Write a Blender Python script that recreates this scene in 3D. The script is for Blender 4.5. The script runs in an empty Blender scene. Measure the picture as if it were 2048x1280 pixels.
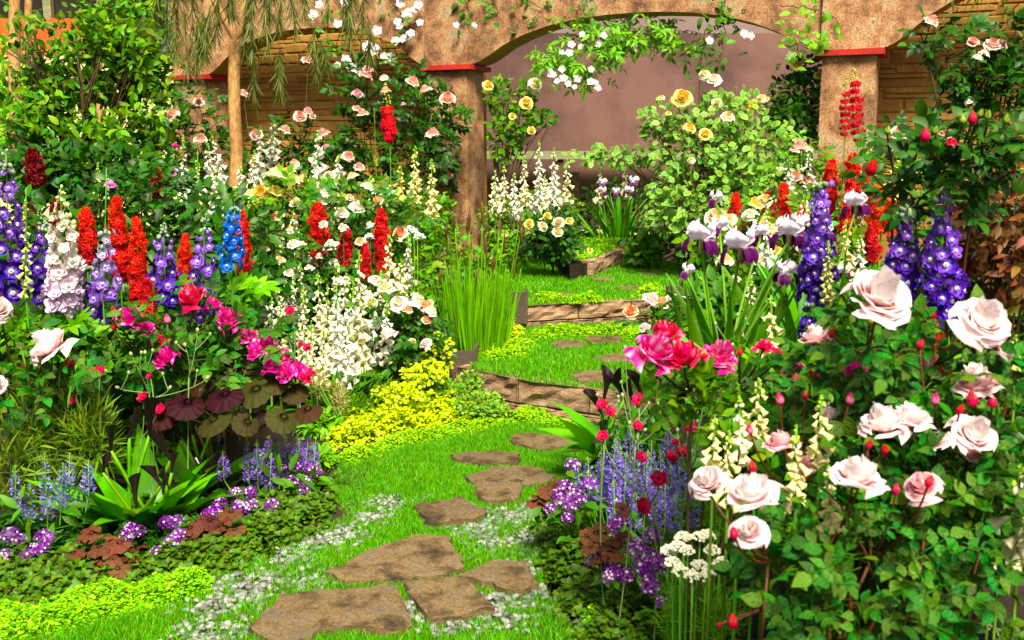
import bpy, math, random
import numpy as np
from mathutils import Matrix, Vector, noise as mnoise

# ---------------------------------------------------------------- camera, sky, sun, exposure
scene = bpy.context.scene
COL = scene.collection
FPX = 1990.0                    # focal length in photo pixels (2048 wide)
PITCH = math.radians(9.7)
CAMZ = 1.7
cd = bpy.data.cameras.new('camera'); cam = bpy.data.objects.new('camera', cd); COL.objects.link(cam)
cam.location = (0, 0, CAMZ); cam.rotation_euler = (math.pi/2 - PITCH, 0, 0)
cd.sensor_width = 36; cd.lens = 36*FPX/2048; cd.clip_start = 0.05; cd.clip_end = 1500
cd.dof.use_dof = True; cd.dof.focus_distance = 6.0; cd.dof.aperture_fstop = 5.6
scene.camera = cam

SUN_EL, SUN_AZ = math.radians(53), math.radians(168)   # azimuth clockwise from +Y: behind the camera, to its right
w = bpy.data.worlds.new('World'); scene.world = w; w.use_nodes = True
nt = w.node_tree; nt.nodes.clear()
sky = nt.nodes.new('ShaderNodeTexSky'); sky.sky_type = 'NISHITA'; sky.sun_disc = False
sky.sun_elevation = SUN_EL; sky.sun_rotation = SUN_AZ; sky.dust_density = 6.0; sky.air_density = 1.0; sky.ozone_density = 0.3
bg = nt.nodes.new('ShaderNodeBackground'); bg.inputs['Strength'].default_value = 0.045
wo = nt.nodes.new('ShaderNodeOutputWorld')
nt.links.new(sky.outputs[0], bg.inputs[0]); nt.links.new(bg.outputs[0], wo.inputs[0])
sd = bpy.data.lights.new('sun', 'SUN'); sun = bpy.data.objects.new('sun', sd); COL.objects.link(sun)
sd.energy = 3.8; sd.angle = math.radians(18); sd.color = (1.0, 0.92, 0.76)
sv = Vector((math.sin(SUN_AZ)*math.cos(SUN_EL), math.cos(SUN_AZ)*math.cos(SUN_EL), math.sin(SUN_EL)))
sun.rotation_euler = sv.to_track_quat('Z', 'Y').to_euler(); sun.location = (3, -4, 12)
vs = scene.view_settings
vs.view_transform = 'Standard'; vs.look = 'None'; vs.gamma = 1.0; vs.exposure = 1.5; vs.use_curve_mapping = False

R = random.Random(11); RG = np.random.default_rng(11)
GOLD = 2.399963

# ---------------------------------------------------------------- geometry helpers
CT, ST = math.cos(PITCH), math.sin(PITCH)
def ray(px, py):
    u, v = (px-1024)/FPX, (640-py)/FPX
    return np.array([u, CT + v*ST, -ST + v*CT])
def P(px, py, d):                       # the point at distance d (world Y) seen at a photo pixel
    r = ray(px, py); return np.array([0, 0, CAMZ]) + r*(d/r[1])
def G(px, py, z):                       # the point at height z seen at a photo pixel
    r = ray(px, py); return np.array([0, 0, CAMZ]) + r*((z-CAMZ)/r[2])
def M_(px, d): return px*d/FPX          # photo pixels to metres at distance d
def lin(*c): 
    c = np.array(c, float)/255.0
    return np.where(c <= .04045, c/12.92, ((c+.055)/1.055)**2.4)
def sstep(a, b, x):
    t = np.clip((x-a)/(b-a), 0, 1); return t*t*(3-2*t)
def nrm(v):
    v = np.asarray(v, float); n = np.linalg.norm(v, axis=-1, keepdims=True); return v/np.maximum(n, 1e-9)
def inpoly(p, poly):
    x, y = p[:, 0], p[:, 1]; ins = np.zeros(len(p), bool); n = len(poly)
    for i in range(n):
        x1, y1 = poly[i][:2]; x2, y2 = poly[(i+1) % n][:2]
        c = ((y1 > y) != (y2 > y)) & (x < (x2-x1)*(y-y1)/((y2-y1) if abs(y2-y1) > 1e-9 else 1e-9) + x1)
        ins ^= c
    return ins
def edgedist(p, poly):
    d = np.full(len(p), 1e9); n = len(poly)
    for i in range(n):
        a = np.array(poly[i][:2]); b = np.array(poly[(i+1) % n][:2]); ab = b-a
        t = np.clip(((p[:, :2]-a) @ ab)/max(ab @ ab, 1e-9), 0, 1)
        d = np.minimum(d, np.linalg.norm(p[:, :2]-(a+t[:, None]*ab), axis=1))
    return d
def polypts(poly, n):
    poly = [np.asarray(q)[:2] for q in poly]; lo = np.min(poly, 0); hi = np.max(poly, 0); out = []
    tot = 0
    while tot < n:
        q = RG.uniform(lo, hi, (n*2, 2)); q = q[inpoly(q, poly)]; out.append(q); tot += len(q)
    return np.concatenate(out)[:n]

def vnoise(p, s=1.0, seed=0.0):          # cheap smooth value noise, vectorised
    p = np.asarray(p, float)*s + seed
    return (np.sin(p[..., 0]*1.7+1.3*np.sin(p[..., 1]*1.1+.5)) + np.sin(p[..., 1]*2.3+1.1*np.sin(p[..., 0]*.9)) +
            np.sin((p[..., 0]+p[..., 1])*3.1+2.0)*.5)/2.5

class MB:
    def __init__(s): s.V = []; s.C = []; s.L = []; s.K = []; s.n = 0
    def add(s, v, fs, c=None):
        v = np.asarray(v, float).reshape(-1, 3); s.V.append(v)
        s.C.append(np.broadcast_to(np.asarray(c if c is not None else (1, 1, 1), float), v.shape))
        for f in fs:
            f = np.asarray(f, int)
            if f.size: s.L.append((f+s.n).ravel()); s.K.append(np.full(len(f), f.shape[1]))
        s.n += len(v); return s
    def inst(s, t, M, loc, sc=1.0, tint=None):
        v, fs, c = t; m = len(M)
        if m == 0: return s
        sc = np.broadcast_to(np.asarray(sc, float).reshape(-1, 1, 1) if np.ndim(sc) else sc, (m, 1, 1))
        V = np.einsum('mij,nj->mni', M, v)*sc + np.asarray(loc)[:, None, :]
        C = np.broadcast_to(c, (m,)+c.shape)
        if tint is not None: C = C*np.asarray(tint)[:, None, :]
        n = len(v); off = (np.arange(m)*n)[:, None, None]
        s.V.append(V.reshape(-1, 3)); s.C.append(C.reshape(-1, 3))
        for f in fs:
            if len(f): s.L.append((f[None]+off+s.n).ravel()); s.K.append(np.full(len(f)*m, f.shape[1]))
        s.n += n*m; return s
    def tpl(s):
        V = np.concatenate(s.V); C = np.concatenate(s.C); L = np.concatenate(s.L); K = np.concatenate(s.K)
        st = np.concatenate([[0], np.cumsum(K)[:-1]]); fs = []
        for k in np.unique(K):
            i = st[K == k]; fs.append(L[i[:, None]+np.arange(k)])
        return (V, fs, C)
    def mesh(s, name, mat=None, smooth=True, origin=None):
        V = np.concatenate(s.V); L = np.concatenate(s.L); K = np.concatenate(s.K); C = np.concatenate(s.C)
        if origin is not None: V = V-np.asarray(origin)
        me = bpy.data.meshes.new(name)
        me.vertices.add(len(V)); me.vertices.foreach_set('co', V.ravel().astype(np.float32))
        me.loops.add(len(L)); me.loops.foreach_set('vertex_index', L.astype(np.int32))
        me.polygons.add(len(K)); me.polygons.foreach_set('loop_start', np.concatenate([[0], np.cumsum(K)[:-1]]).astype(np.int32))
        me.update(calc_edges=True)
        me.polygons.foreach_set('use_smooth', np.full(len(K), bool(smooth)))
        a = me.color_attributes.new('Col', 'FLOAT_COLOR', 'POINT')
        a.data.foreach_set('color', np.concatenate([C, np.ones((len(C), 1))], 1).ravel().astype(np.float32))
        if mat: me.materials.append(mat)
        return me

def tagit(o, label, cat, group=None, kind=None):
    if label: o['label'] = label
    if cat: o['category'] = cat
    if group: o['group'] = group
    if kind: o['kind'] = kind
    return o
def link(name, me, parent=None, loc=None, kind=None):
    o = bpy.data.objects.new(name, me); COL.objects.link(o)
    if parent is not None: o.parent = parent
    if loc is not None: o.location = loc
    if kind: o['kind'] = kind
    return o
def thing(name, label, cat, loc, group=None):
    o = bpy.data.objects.new(name, None); COL.objects.link(o); o.location = [float(a) for a in loc]; o.empty_display_size = .1
    return tagit(o, label, cat, group)
def parts(parent, name, meshes, M, loc, sc, base):
    out = []
    sc = np.broadcast_to(sc, (len(M),))
    for i in range(len(M)):
        o = bpy.data.objects.new(name, meshes[i % len(meshes)] if isinstance(meshes, list) else meshes)
        COL.objects.link(o); o.parent = parent
        m = np.eye(4); m[:3, :3] = M[i]*sc[i]; m[:3, 3] = np.asarray(loc[i])-base
        o.matrix_basis = Matrix(m.tolist()); out.append(o)
    return out

def frames(d, up):                       # local Y -> d, local Z -> close to up
    y = nrm(d); x = nrm(np.cross(y, up)); z = np.cross(x, y)
    return np.stack([x, y, z], -1)
def frameZ(z, hint=None):                # local Z -> z
    z = nrm(z); h = RG.normal(size=z.shape) if hint is None else np.broadcast_to(hint, z.shape)
    x = nrm(np.cross(h, z)); y = np.cross(z, x); return np.stack([x, y, z], -1)
def rdir(n): return nrm(RG.normal(size=(n, 3)))

def gridf(r, c):
    i, j = np.meshgrid(np.arange(r-1), np.arange(c-1), indexing='ij'); a = (i*c+j).ravel()
    return np.stack([a, a+1, a+c+1, a+c], 1)
def leafT(W=.5, rows=4, fold=.25, curl=.25, pw=.85, tip=1.0, col=(1, 1, 1), wave=0.0):
    t = np.linspace(0, 1, rows+1); hw = W/2*np.sin(np.pi*np.clip(t, 0, 1)**pw)**tip; hw[0] = W*.03; hw[-1] = .004
    v = []
    for k in range(rows+1):
        z = -curl*t[k]**2; wv = wave*math.sin(k*2.1)
        v += [(-hw[k], t[k], z+fold*hw[k]+wv), (0, t[k], z), (hw[k], t[k], z+fold*hw[k]-wv)]
    v = np.array(v); return (v, [gridf(rows+1, 3)], np.tile(np.array(col, float), (len(v), 1)))
def patch(fn, cf, r=4, c=4):
    v = []; cc = []
    for i in range(r):
        for j in range(c):
            s, u = i/(r-1), -1+2*j/(c-1); v.append(fn(u, s)); cc.append(cf(u, s))
    return (np.array(v, float), [gridf(r, c)], np.array(cc, float))
def lathe(prof, seg=8, cols=None, lobes=0, amp=0.0):
    v = []; cc = []
    for k, (r, z) in enumerate(prof):
        for j in range(seg):
            a = 2*math.pi*j/seg; rr = r*(1+(amp*math.cos(lobes*a) if k == len(prof)-1 else 0))
            v.append((rr*math.cos(a), rr*math.sin(a), z)); cc.append(cols[k] if cols is not None else (1, 1, 1))
    f = []
    for k in range(len(prof)-1):
        for j in range(seg): f.append((k*seg+j, k*seg+(j+1) % seg, (k+1)*seg+(j+1) % seg, (k+1)*seg+j))
    return (np.array(v, float), [np.array(f)], np.array(cc, float))
def tube(mb, pts, rad, seg=5, col=(1, 1, 1), cap=True):
    pts = np.asarray(pts, float); n = len(pts); rad = np.broadcast_to(rad, (n,))
    T = nrm(np.gradient(pts, axis=0)); ref = np.array([.31, .22, .93]); ref = ref if abs(nrm(T.mean(0)) @ nrm(ref)) < .93 else np.array([1., 0, .1])
    X = nrm(np.cross(T, ref)); Y = np.cross(T, X); a = np.arange(seg)*2*np.pi/seg
    v = pts[:, None]+rad[:, None, None]*(np.cos(a)[None, :, None]*X[:, None]+np.sin(a)[None, :, None]*Y[:, None])
    i, j = np.meshgrid(np.arange(n-1), np.arange(seg), indexing='ij'); i = i.ravel(); j = j.ravel(); k = (j+1) % seg
    fs = [np.stack([i*seg+j, i*seg+k, (i+1)*seg+k, (i+1)*seg+j], 1)]
    if cap: fs.append(np.array([list(range((n-1)*seg, n*seg))]))
    mb.add(v.reshape(-1, 3), fs, col)
def bez(a, b, n=6, bow=None, sag=0.0):
    a = np.asarray(a, float); b = np.asarray(b, float); t = np.linspace(0, 1, n)[:, None]
    m = (a+b)/2 + (np.zeros(3) if bow is None else np.asarray(bow)) + np.array([0, 0, sag])
    return (1-t)**2*a+2*t*(1-t)*m+t*t*b

# ---------------------------------------------------------------- materials
def mat_new(name):
    m = bpy.data.materials.new(name); m.use_nodes = True; t = m.node_tree; t.nodes.clear(); return m, t
def nd(t, typ, **kw):
    n = t.nodes.new(typ)
    for k, v in kw.items():
        if k in n.inputs: n.inputs[k].default_value = v
        else: setattr(n, k, v)
    return n
def hsvrand(t, col_out, hv, sv_, vv, src='island'):
    g = t.nodes.new('ShaderNodeNewGeometry'); oi = t.nodes.new('ShaderNodeObjectInfo')
    a = nd(t, 'ShaderNodeMath', operation='ADD'); t.links.new(g.outputs['Random Per Island'], a.inputs[0]); t.links.new(oi.outputs['Random'], a.inputs[1])
    fr = nd(t, 'ShaderNodeMath', operation='FRACT'); t.links.new(a.outputs[0], fr.inputs[0])
    m2 = nd(t, 'ShaderNodeMath', operation='MULTIPLY'); t.links.new(fr.outputs[0], m2.inputs[0]); m2.inputs[1].default_value = 7.13
    f2 = nd(t, 'ShaderNodeMath', operation='FRACT'); t.links.new(m2.outputs[0], f2.inputs[0])
    h = t.nodes.new('ShaderNodeHueSaturation')
    mh = nd(t, 'ShaderNodeMapRange'); mh.inputs['To Min'].default_value = .5-hv; mh.inputs['To Max'].default_value = .5+hv; t.links.new(f2.outputs[0], mh.inputs[0])
    mv = nd(t, 'ShaderNodeMapRange'); mv.inputs['To Min'].default_value = 1-vv; mv.inputs['To Max'].default_value = 1+vv; t.links.new(fr.outputs[0], mv.inputs[0])
    t.links.new(mh.outputs[0], h.inputs['Hue']); t.links.new(mv.outputs[0], h.inputs['Value']); h.inputs['Saturation'].default_value = sv_
    if col_out is not None: t.links.new(col_out, h.inputs['Color'])
    return h
def leafmat(name, col=None, hv=.02, vv=.35, trans=.28, rough=.48, spec=.22, bump=0.0, sat=1.1):
    m, t = mat_new(name); out = t.nodes.new('ShaderNodeOutputMaterial'); b = t.nodes.new('ShaderNodeBsdfPrincipled')
    src = None
    if col is None:
        at = nd(t, 'ShaderNodeAttribute', attribute_name='Col'); src = at.outputs['Color']
    h = hsvrand(t, src, hv, sat, vv)
    if col is not None: h.inputs['Color'].default_value = (*col, 1)
    t.links.new(h.outputs[0], b.inputs['Base Color']); b.inputs['Roughness'].default_value = rough; b.inputs['Specular IOR Level'].default_value = spec
    tr = t.nodes.new('ShaderNodeBsdfTranslucent'); t.links.new(h.outputs[0], tr.inputs['Color'])
    mx = t.nodes.new('ShaderNodeMixShader'); mx.inputs[0].default_value = trans
    t.links.new(b.outputs[0], mx.inputs[1]); t.links.new(tr.outputs[0], mx.inputs[2]); t.links.new(mx.outputs[0], out.inputs[0])
    if bump:
        tc = t.nodes.new('ShaderNodeTexCoord'); nz = nd(t, 'ShaderNodeTexNoise', Scale=bump, Detail=3.0); t.links.new(tc.outputs['Object'], nz.inputs[0])
        bp = nd(t, 'ShaderNodeBump', Strength=.35, Distance=.05); t.links.new(nz.outputs[0], bp.inputs['Height']); t.links.new(bp.outputs[0], b.inputs['Normal'])
    return m
def ramp(t, fac, stops):
    r = t.nodes.new('ShaderNodeValToRGB'); e = r.color_ramp.elements
    while len(e) < len(stops): e.new(.5)
    for k, (p, c) in enumerate(stops): e[k].position = p; e[k].color = (*c, 1)
    t.links.new(fac, r.inputs[0]); return r
def rockmat(name, stops, scale=3.0, fine=60.0, bump=.4, dist=.02, rough=.85, vv=.15, stretch=(1, 1, 1), finecol=.35, coord='Object', spec=.2):
    m, t = mat_new(name); out = t.nodes.new('ShaderNodeOutputMaterial'); b = t.nodes.new('ShaderNodeBsdfPrincipled')
    tc = t.nodes.new('ShaderNodeTexCoord'); mp = t.nodes.new('ShaderNodeMapping'); mp.inputs['Scale'].default_value = stretch
    if coord == 'World':
        g = t.nodes.new('ShaderNodeNewGeometry'); t.links.new(g.outputs['Position'], mp.inputs[0])
    else: t.links.new(tc.outputs[coord], mp.inputs[0])
    oi = t.nodes.new('ShaderNodeObjectInfo'); t.links.new(oi.outputs['Random'], mp.inputs['Location'])
    n1 = nd(t, 'ShaderNodeTexNoise', Scale=scale, Detail=6.0, Roughness=.65); t.links.new(mp.outputs[0], n1.inputs[0])
    n2 = nd(t, 'ShaderNodeTexNoise', Scale=fine, Detail=4.0, Roughness=.7); t.links.new(mp.outputs[0], n2.inputs[0])
    r = ramp(t, n1.outputs[0], stops)
    mr = nd(t, 'ShaderNodeMapRange'); mr.inputs['From Min'].default_value = .3; mr.inputs['From Max'].default_value = .7
    mr.inputs['To Min'].default_value = 1-finecol; mr.inputs['To Max'].default_value = 1+finecol; t.links.new(n2.outputs[0], mr.inputs[0])
    mul = nd(t, 'ShaderNodeVectorMath', operation='SCALE'); t.links.new(r.outputs[0], mul.inputs[0]); t.links.new(mr.outputs[0], mul.inputs['Scale'])
    h = t.nodes.new('ShaderNodeHueSaturation'); t.links.new(mul.outputs[0], h.inputs['Color'])
    mv = nd(t, 'ShaderNodeMapRange'); mv.inputs['To Min'].default_value = 1-vv; mv.inputs['To Max'].default_value = 1+vv; t.links.new(oi.outputs['Random'], mv.inputs[0]); t.links.new(mv.outputs[0], h.inputs['Value'])
    t.links.new(h.outputs[0], b.inputs['Base Color']); b.inputs['Roughness'].default_value = rough; b.inputs['Specular IOR Level'].default_value = spec
    ad = nd(t, 'ShaderNodeMath', operation='MULTIPLY_ADD'); t.links.new(n2.outputs[0], ad.inputs[0]); ad.inputs[1].default_value = .5; t.links.new(n1.outputs[0], ad.inputs[2])
    bp = nd(t, 'ShaderNodeBump', Strength=bump, Distance=dist); t.links.new(ad.outputs[0], bp.inputs['Height']); t.links.new(bp.outputs[0], b.inputs['Normal'])
    t.links.new(b.outputs[0], out.inputs[0]); return m

MAT = {}
MAT['petal'] = leafmat('petal', None, hv=.012, vv=.10, trans=.30, rough=.55, spec=.2)
MAT['bloom'] = leafmat('bloom', None, hv=.010, vv=.10, trans=.38, rough=.55, spec=.2)
MAT['leafcol'] = leafmat('leaf_tinted', None, hv=.02, vv=.3, trans=.25)
MAT['leaf'] = leafmat('leaf_green', (.050, .170, .005), trans=.28, vv=.5, spec=.22)
MAT['rose_leaf'] = leafmat('rose_leaf', (.034, .125, .008), hv=.04, vv=.5, trans=.2, rough=.45, spec=.25, bump=14)
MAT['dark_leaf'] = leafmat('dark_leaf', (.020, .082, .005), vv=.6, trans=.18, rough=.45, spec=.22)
MAT['bush_leaf'] = leafmat('bush_leaf', (.090, .235, .005), hv=.035, vv=.55, trans=.35, spec=.2)
MAT['fresh'] = leafmat('fresh_leaf', (.13, .37, .008), vv=.35, trans=.35)
MAT['lime'] = leafmat('lime_leaf', (.22, .52, .006), hv=.035, vv=.30, trans=.3)
MAT['gold'] = leafmat('golden_leaf', (.46, .60, .008), hv=.02, vv=.22, trans=.3)
MAT['moss'] = leafmat('moss_leaf', (.25, .50, .008), hv=.03, vv=.35, trans=.3)
MAT['mint'] = leafmat('mint_leaf', (.060, .125, .012), hv=.03, vv=.5, trans=.2)
MAT['grass'] = leafmat('grass_blade', (.105, .36, .004), hv=.035, vv=.50, trans=.35, rough=.5)
MAT['stem'] = leafmat('stem_green', (.10, .25, .03), vv=.3, trans=0.05)
MAT['palestem'] = leafmat('stem_woolly', (.15, .23, .07), vv=.15, trans=0.05, rough=.8)
MAT['cane'] = leafmat('cane_brown', (.07, .05, .018), vv=.4, trans=0.0, rough=.6)
MAT['red_cane'] = leafmat('cane_red', (.085, .035, .014), vv=.35, trans=0.0, rough=.5)
MAT['bronze'] = leafmat('bronze_leaf', (.10, .032, .018), hv=.03, vv=.4, trans=.15, bump=20)
MAT['ligularia'] = leafmat('dark_bronze_leaf', (.034, .022, .008), hv=.14, vv=.4, trans=.2, rough=.6, spec=.08)
MAT['black'] = leafmat('black_spathe', (.012, .004, .007), hv=.02, vv=.4, trans=.03, rough=.32, spec=.5)
MAT['calla'] = leafmat('calla_leaf', (.075, .30, .010), hv=.02, vv=.35, trans=.3, rough=.34)
MAT['sword'] = leafmat('sword_leaf', (.085, .28, .02), hv=.02, vv=.3, trans=.3, rough=.4)
MAT['varieg'] = leafmat('variegated_leaf', None, hv=.02, vv=.25, trans=.3)
MAT['willow'] = leafmat('drooping_needle', (.085, .115, .02), hv=.02, vv=.4, trans=.2)
MAT['brownleaf'] = leafmat('brown_leaf', (.13, .055, .02), hv=.04, vv=.5, trans=.2)
MAT['silver'] = leafmat('silver_leaf', (.15, .28, .035), hv=.04, vv=.35, trans=.2)
MAT['soil'] = rockmat('soil', [(.3, (.012, .008, .005)), (.7, (.035, .022, .012))], scale=6, fine=80, bump=.8, dist=.03, coord='World')
MAT['lawn'] = rockmat('lawn_base', [(.3, (.020, .065, .004)), (.7, (.05, .13, .008))], scale=9, fine=120, bump=.5, coord='World')
MAT['field'] = rockmat('far_ground', [(.3, (.16, .24, .03)), (.7, (.34, .36, .07))], scale=1.2, fine=20, bump=.2, coord='World')
MAT['stucco'] = rockmat('mottled_stucco', [(.32, (.10, .046, .026)), (.42, (.20, .105, .048)), (.5, (.32, .155, .068)), (.58, (.37, .235, .11)), (.70, (.27, .21, .15))],
                        scale=4.2, fine=70, bump=.35, dist=.012, vv=.05, finecol=.75, coord='World')
MAT['capred'] = rockmat('red_cap', [(.3, (.30, .012, .010)), (.7, (.42, .03, .018))], scale=5, fine=60, bump=.1, vv=.08, rough=.55)
MAT['soffit'] = rockmat('golden_soffit', [(.3, (.30, .16, .025)), (.7, (.48, .29, .05))], scale=4, fine=60, bump=.2, vv=.05, coord='World')
MAT['wallstone'] = rockmat('honey_stone', [(.3, (.26, .13, .024)), (.5, (.36, .19, .038)), (.7, (.44, .26, .065))], scale=4, fine=45, bump=.4, dist=.015, vv=.14, coord='World', finecol=.25)
MAT['mortar'] = rockmat('wall_joint', [(.3, (.24, .12, .028)), (.7, (.32, .165, .04))], scale=5, fine=60, coord='World')
MAT['backdrop'] = rockmat('mauve_backdrop', [(.36, (.052, .029, .026)), (.5, (.098, .050, .042)), (.64, (.155, .080, .062))], scale=.55, fine=90, bump=.05, finecol=.05, vv=.06, coord='World')
MAT['farwall'] = rockmat('pale_pink_wall', [(.3, (.16, .11, .10)), (.7, (.20, .14, .125))], scale=1, fine=40, bump=.05, coord='World', finecol=.05)
MAT['flag'] = rockmat('brown_slate', [(.30, (.026, .019, .010)), (.42, (.080, .053, .023)), (.52, (.150, .098, .040)), (.61, (.112, .088, .056)), (.72, (.21, .112, .034))], scale=8, fine=85, bump=.75, dist=.016, vv=.16, stretch=(1, 1, 2.5), coord='World', finecol=.45)
MAT['block'] = rockmat('split_stone_block', [(.3, (.08, .045, .026)), (.45, (.23, .13, .066)), (.56, (.32, .22, .13)), (.68, (.40, .20, .075))], scale=3.4, fine=40, bump=.9, dist=.03, vv=.2, stretch=(1, 1, 4.5), coord='World', finecol=.4)
MAT['pebble'] = leafmat('pebble', (.19, .19, .17), hv=.02, vv=.6, trans=0, rough=.8, sat=.9)
MAT['metal'] = rockmat('brown_metal', [(.3, (.055, .040, .028)), (.7, (.085, .06, .045))], scale=5, fine=80, bump=.05, rough=.45, spec=.5)
MAT['bark'] = rockmat('smooth_bark', [(.3, (.24, .12, .035)), (.5, (.40, .22, .07)), (.7, (.50, .31, .12))], scale=5, fine=40, bump=.5, dist=.01, stretch=(1, 1, .4))
MAT['darkbark'] = rockmat('dark_bark', [(.3, (.05, .03, .015)), (.7, (.12, .075, .035))], scale=8, fine=50, bump=.6, dist=.01)
MAT['cream'] = rockmat('cream_render', [(.3, (.60, .50, .22)), (.7, (.72, .63, .33))], scale=2, fine=50, bump=.1, coord='World', finecol=.1)
MAT['orange'] = rockmat('orange_paint', [(.3, (.48, .07, .012)), (.7, (.58, .13, .02))], scale=2, fine=40, bump=.05)
MAT['dark'] = rockmat('painted_interior_shade', [(.3, (.012, .010, .008)), (.7, (.02, .016, .012))], scale=2, fine=40, bump=.05)  # near-black colour standing for the shade inside the pavilion openings
MAT['timber'] = rockmat('bleached_timber', [(.3, (.16, .17, .08)), (.7, (.26, .27, .14))], scale=4, fine=40, bump=.3, stretch=(.3, 1, 3), coord='World')
MAT['grassy'] = leafmat('grassy_stem', (.11, .19, .02), hv=.03, vv=.5, trans=.25)
MAT['varbuff'] = leafmat('buff_plume', (.42, .36, .14), hv=.03, vv=.4, trans=.25)
# ---------------------------------------------------------------- ground, lawns
Z1, Z2, Z3 = .24, .435, .60
def GP(pts, z): return [G(x, y, z) for x, y in pts]
lawn0 = GP([(-250, 1450), (-150, 1330), (120, 1250), (330, 1190), (440, 1150), (520, 1120), (600, 1080), (690, 1040), (655, 980), (690, 920), (800, 885), (960, 835), (1060, 815), (1215, 838), (1215, 900),
            (1140, 960), (1090, 1010), (1070, 1070), (1080, 1150), (1100, 1200), (1160, 1300), (1190, 1450)], 0)
lawn1 = GP([(945, 741), (1062, 764), (1190, 779), (1330, 801), (1430, 760), (1370, 690), (1330, 648), (1020, 650), (920, 690)], Z1)
lawn2 = GP([(1015, 615), (1160, 606), (1290, 600), (1420, 600), (1420, 512), (1150, 512), (980, 525), (930, 570)], Z2)
riser1 = GP([(905, 733), (945, 741), (1062, 764), (1190, 779), (1330, 801)], Z1)
riser2 = GP([(1012, 615), (1040, 613), (1160, 606), (1290, 601), (1420, 599)], Z2)
def yat(line, x):
    xs = np.array([p[0] for p in line]); ys = np.array([p[1] for p in line]); return np.interp(x, xs, ys)
def bedz(x, y): return .02+.40*sstep(5.2, 9.6, y) + 0*x
def gz(x, y): return float(bedz(np.array(x), np.array(y)))
xs = np.concatenate([np.linspace(-200, -9, 14)[:-1], np.linspace(-9, 9, 141), np.linspace(9, 200, 14)[1:]])
ys = np.concatenate([np.linspace(-60, 1.5, 8)[:-1], np.linspace(1.5, 14, 101), np.linspace(14, 400, 18)[1:]])
X, Y = np.meshgrid(xs, ys); Zg = bedz(X, Y)
cor = (X > -0.75-.12*(Y > 6)) & (X < .75+np.clip(Y-6.5, 0, 9)*.35)
cor |= (Y < 4.35) & (X > -2.4) & (X < .8)
lev = np.where(Y > yat(riser2, X)+.12, Z2, np.where(Y > yat(riser1, X)+.12, Z1, 0.0))
Zg = np.where(cor & (Y < 11.2), np.minimum(Zg, lev-.05), Zg) + .012*vnoise(np.stack([X, Y], -1), 5.0)
mb = MB(); mb.add(np.stack([X, Y, Zg], -1).reshape(-1, 3), [gridf(len(ys), len(xs))])
g = link('ground', mb.mesh('ground', MAT['soil'])); g['kind'] = 'structure'
mb = MB(); mb.add([(-60, 14.6, .47), (60, 14.6, .47), (150, 390, .47), (-150, 390, .47)], [[(0, 1, 2, 3)]]); o = link('far_ground', mb.mesh('far_ground', MAT['field'])); o['kind'] = 'structure'

def flat(name, poly, z):
    mb = MB(); n = len(poly); v = [(p[0], p[1], z) for p in poly]; mb.add(v, [np.array([list(range(n))])])
    me = mb.mesh(name, MAT['lawn'], smooth=False); o = link(name, me); o['kind'] = 'structure'; return o
flat('lawn', lawn0, .004); flat('lawn_terrace', lawn1, Z1); flat('lawn_upper_terrace', lawn2, Z2)

# gravel patches (world blobs on the lower lawn): centre pixel, radius in metres
GB = [((560, 1120), .17), ((640, 1085), .15), ((500, 1180), .18), ((440, 1215), .12), ((690, 1070), .10), ((960, 1060), .13), ((1020, 1040), .15), ((1045, 1085), .15), ((985, 1090), .13), ((1060, 1020), .08),
      ((985, 1215), .12), ((1050, 1195), .13), ((900, 1245), .13), ((820, 1225), .08), ((1010, 1245), .10), ((770, 1010), .12), ((740, 1040), .09), ((1060, 1140), .10), ((810, 1160), .05), ((420, 1270), .12), ((1010, 985), .06), ((620, 1165), .12)]
gbw = [(G(x, y, 0)[:2], r) for (x, y), r in GB]
def gravel_amt(p):
    a = np.zeros(len(p))
    for c, r in gbw: a = np.maximum(a, np.exp(-(((p[:, :2]-c)**2).sum(1))/(r*r)))
    return a

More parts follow.
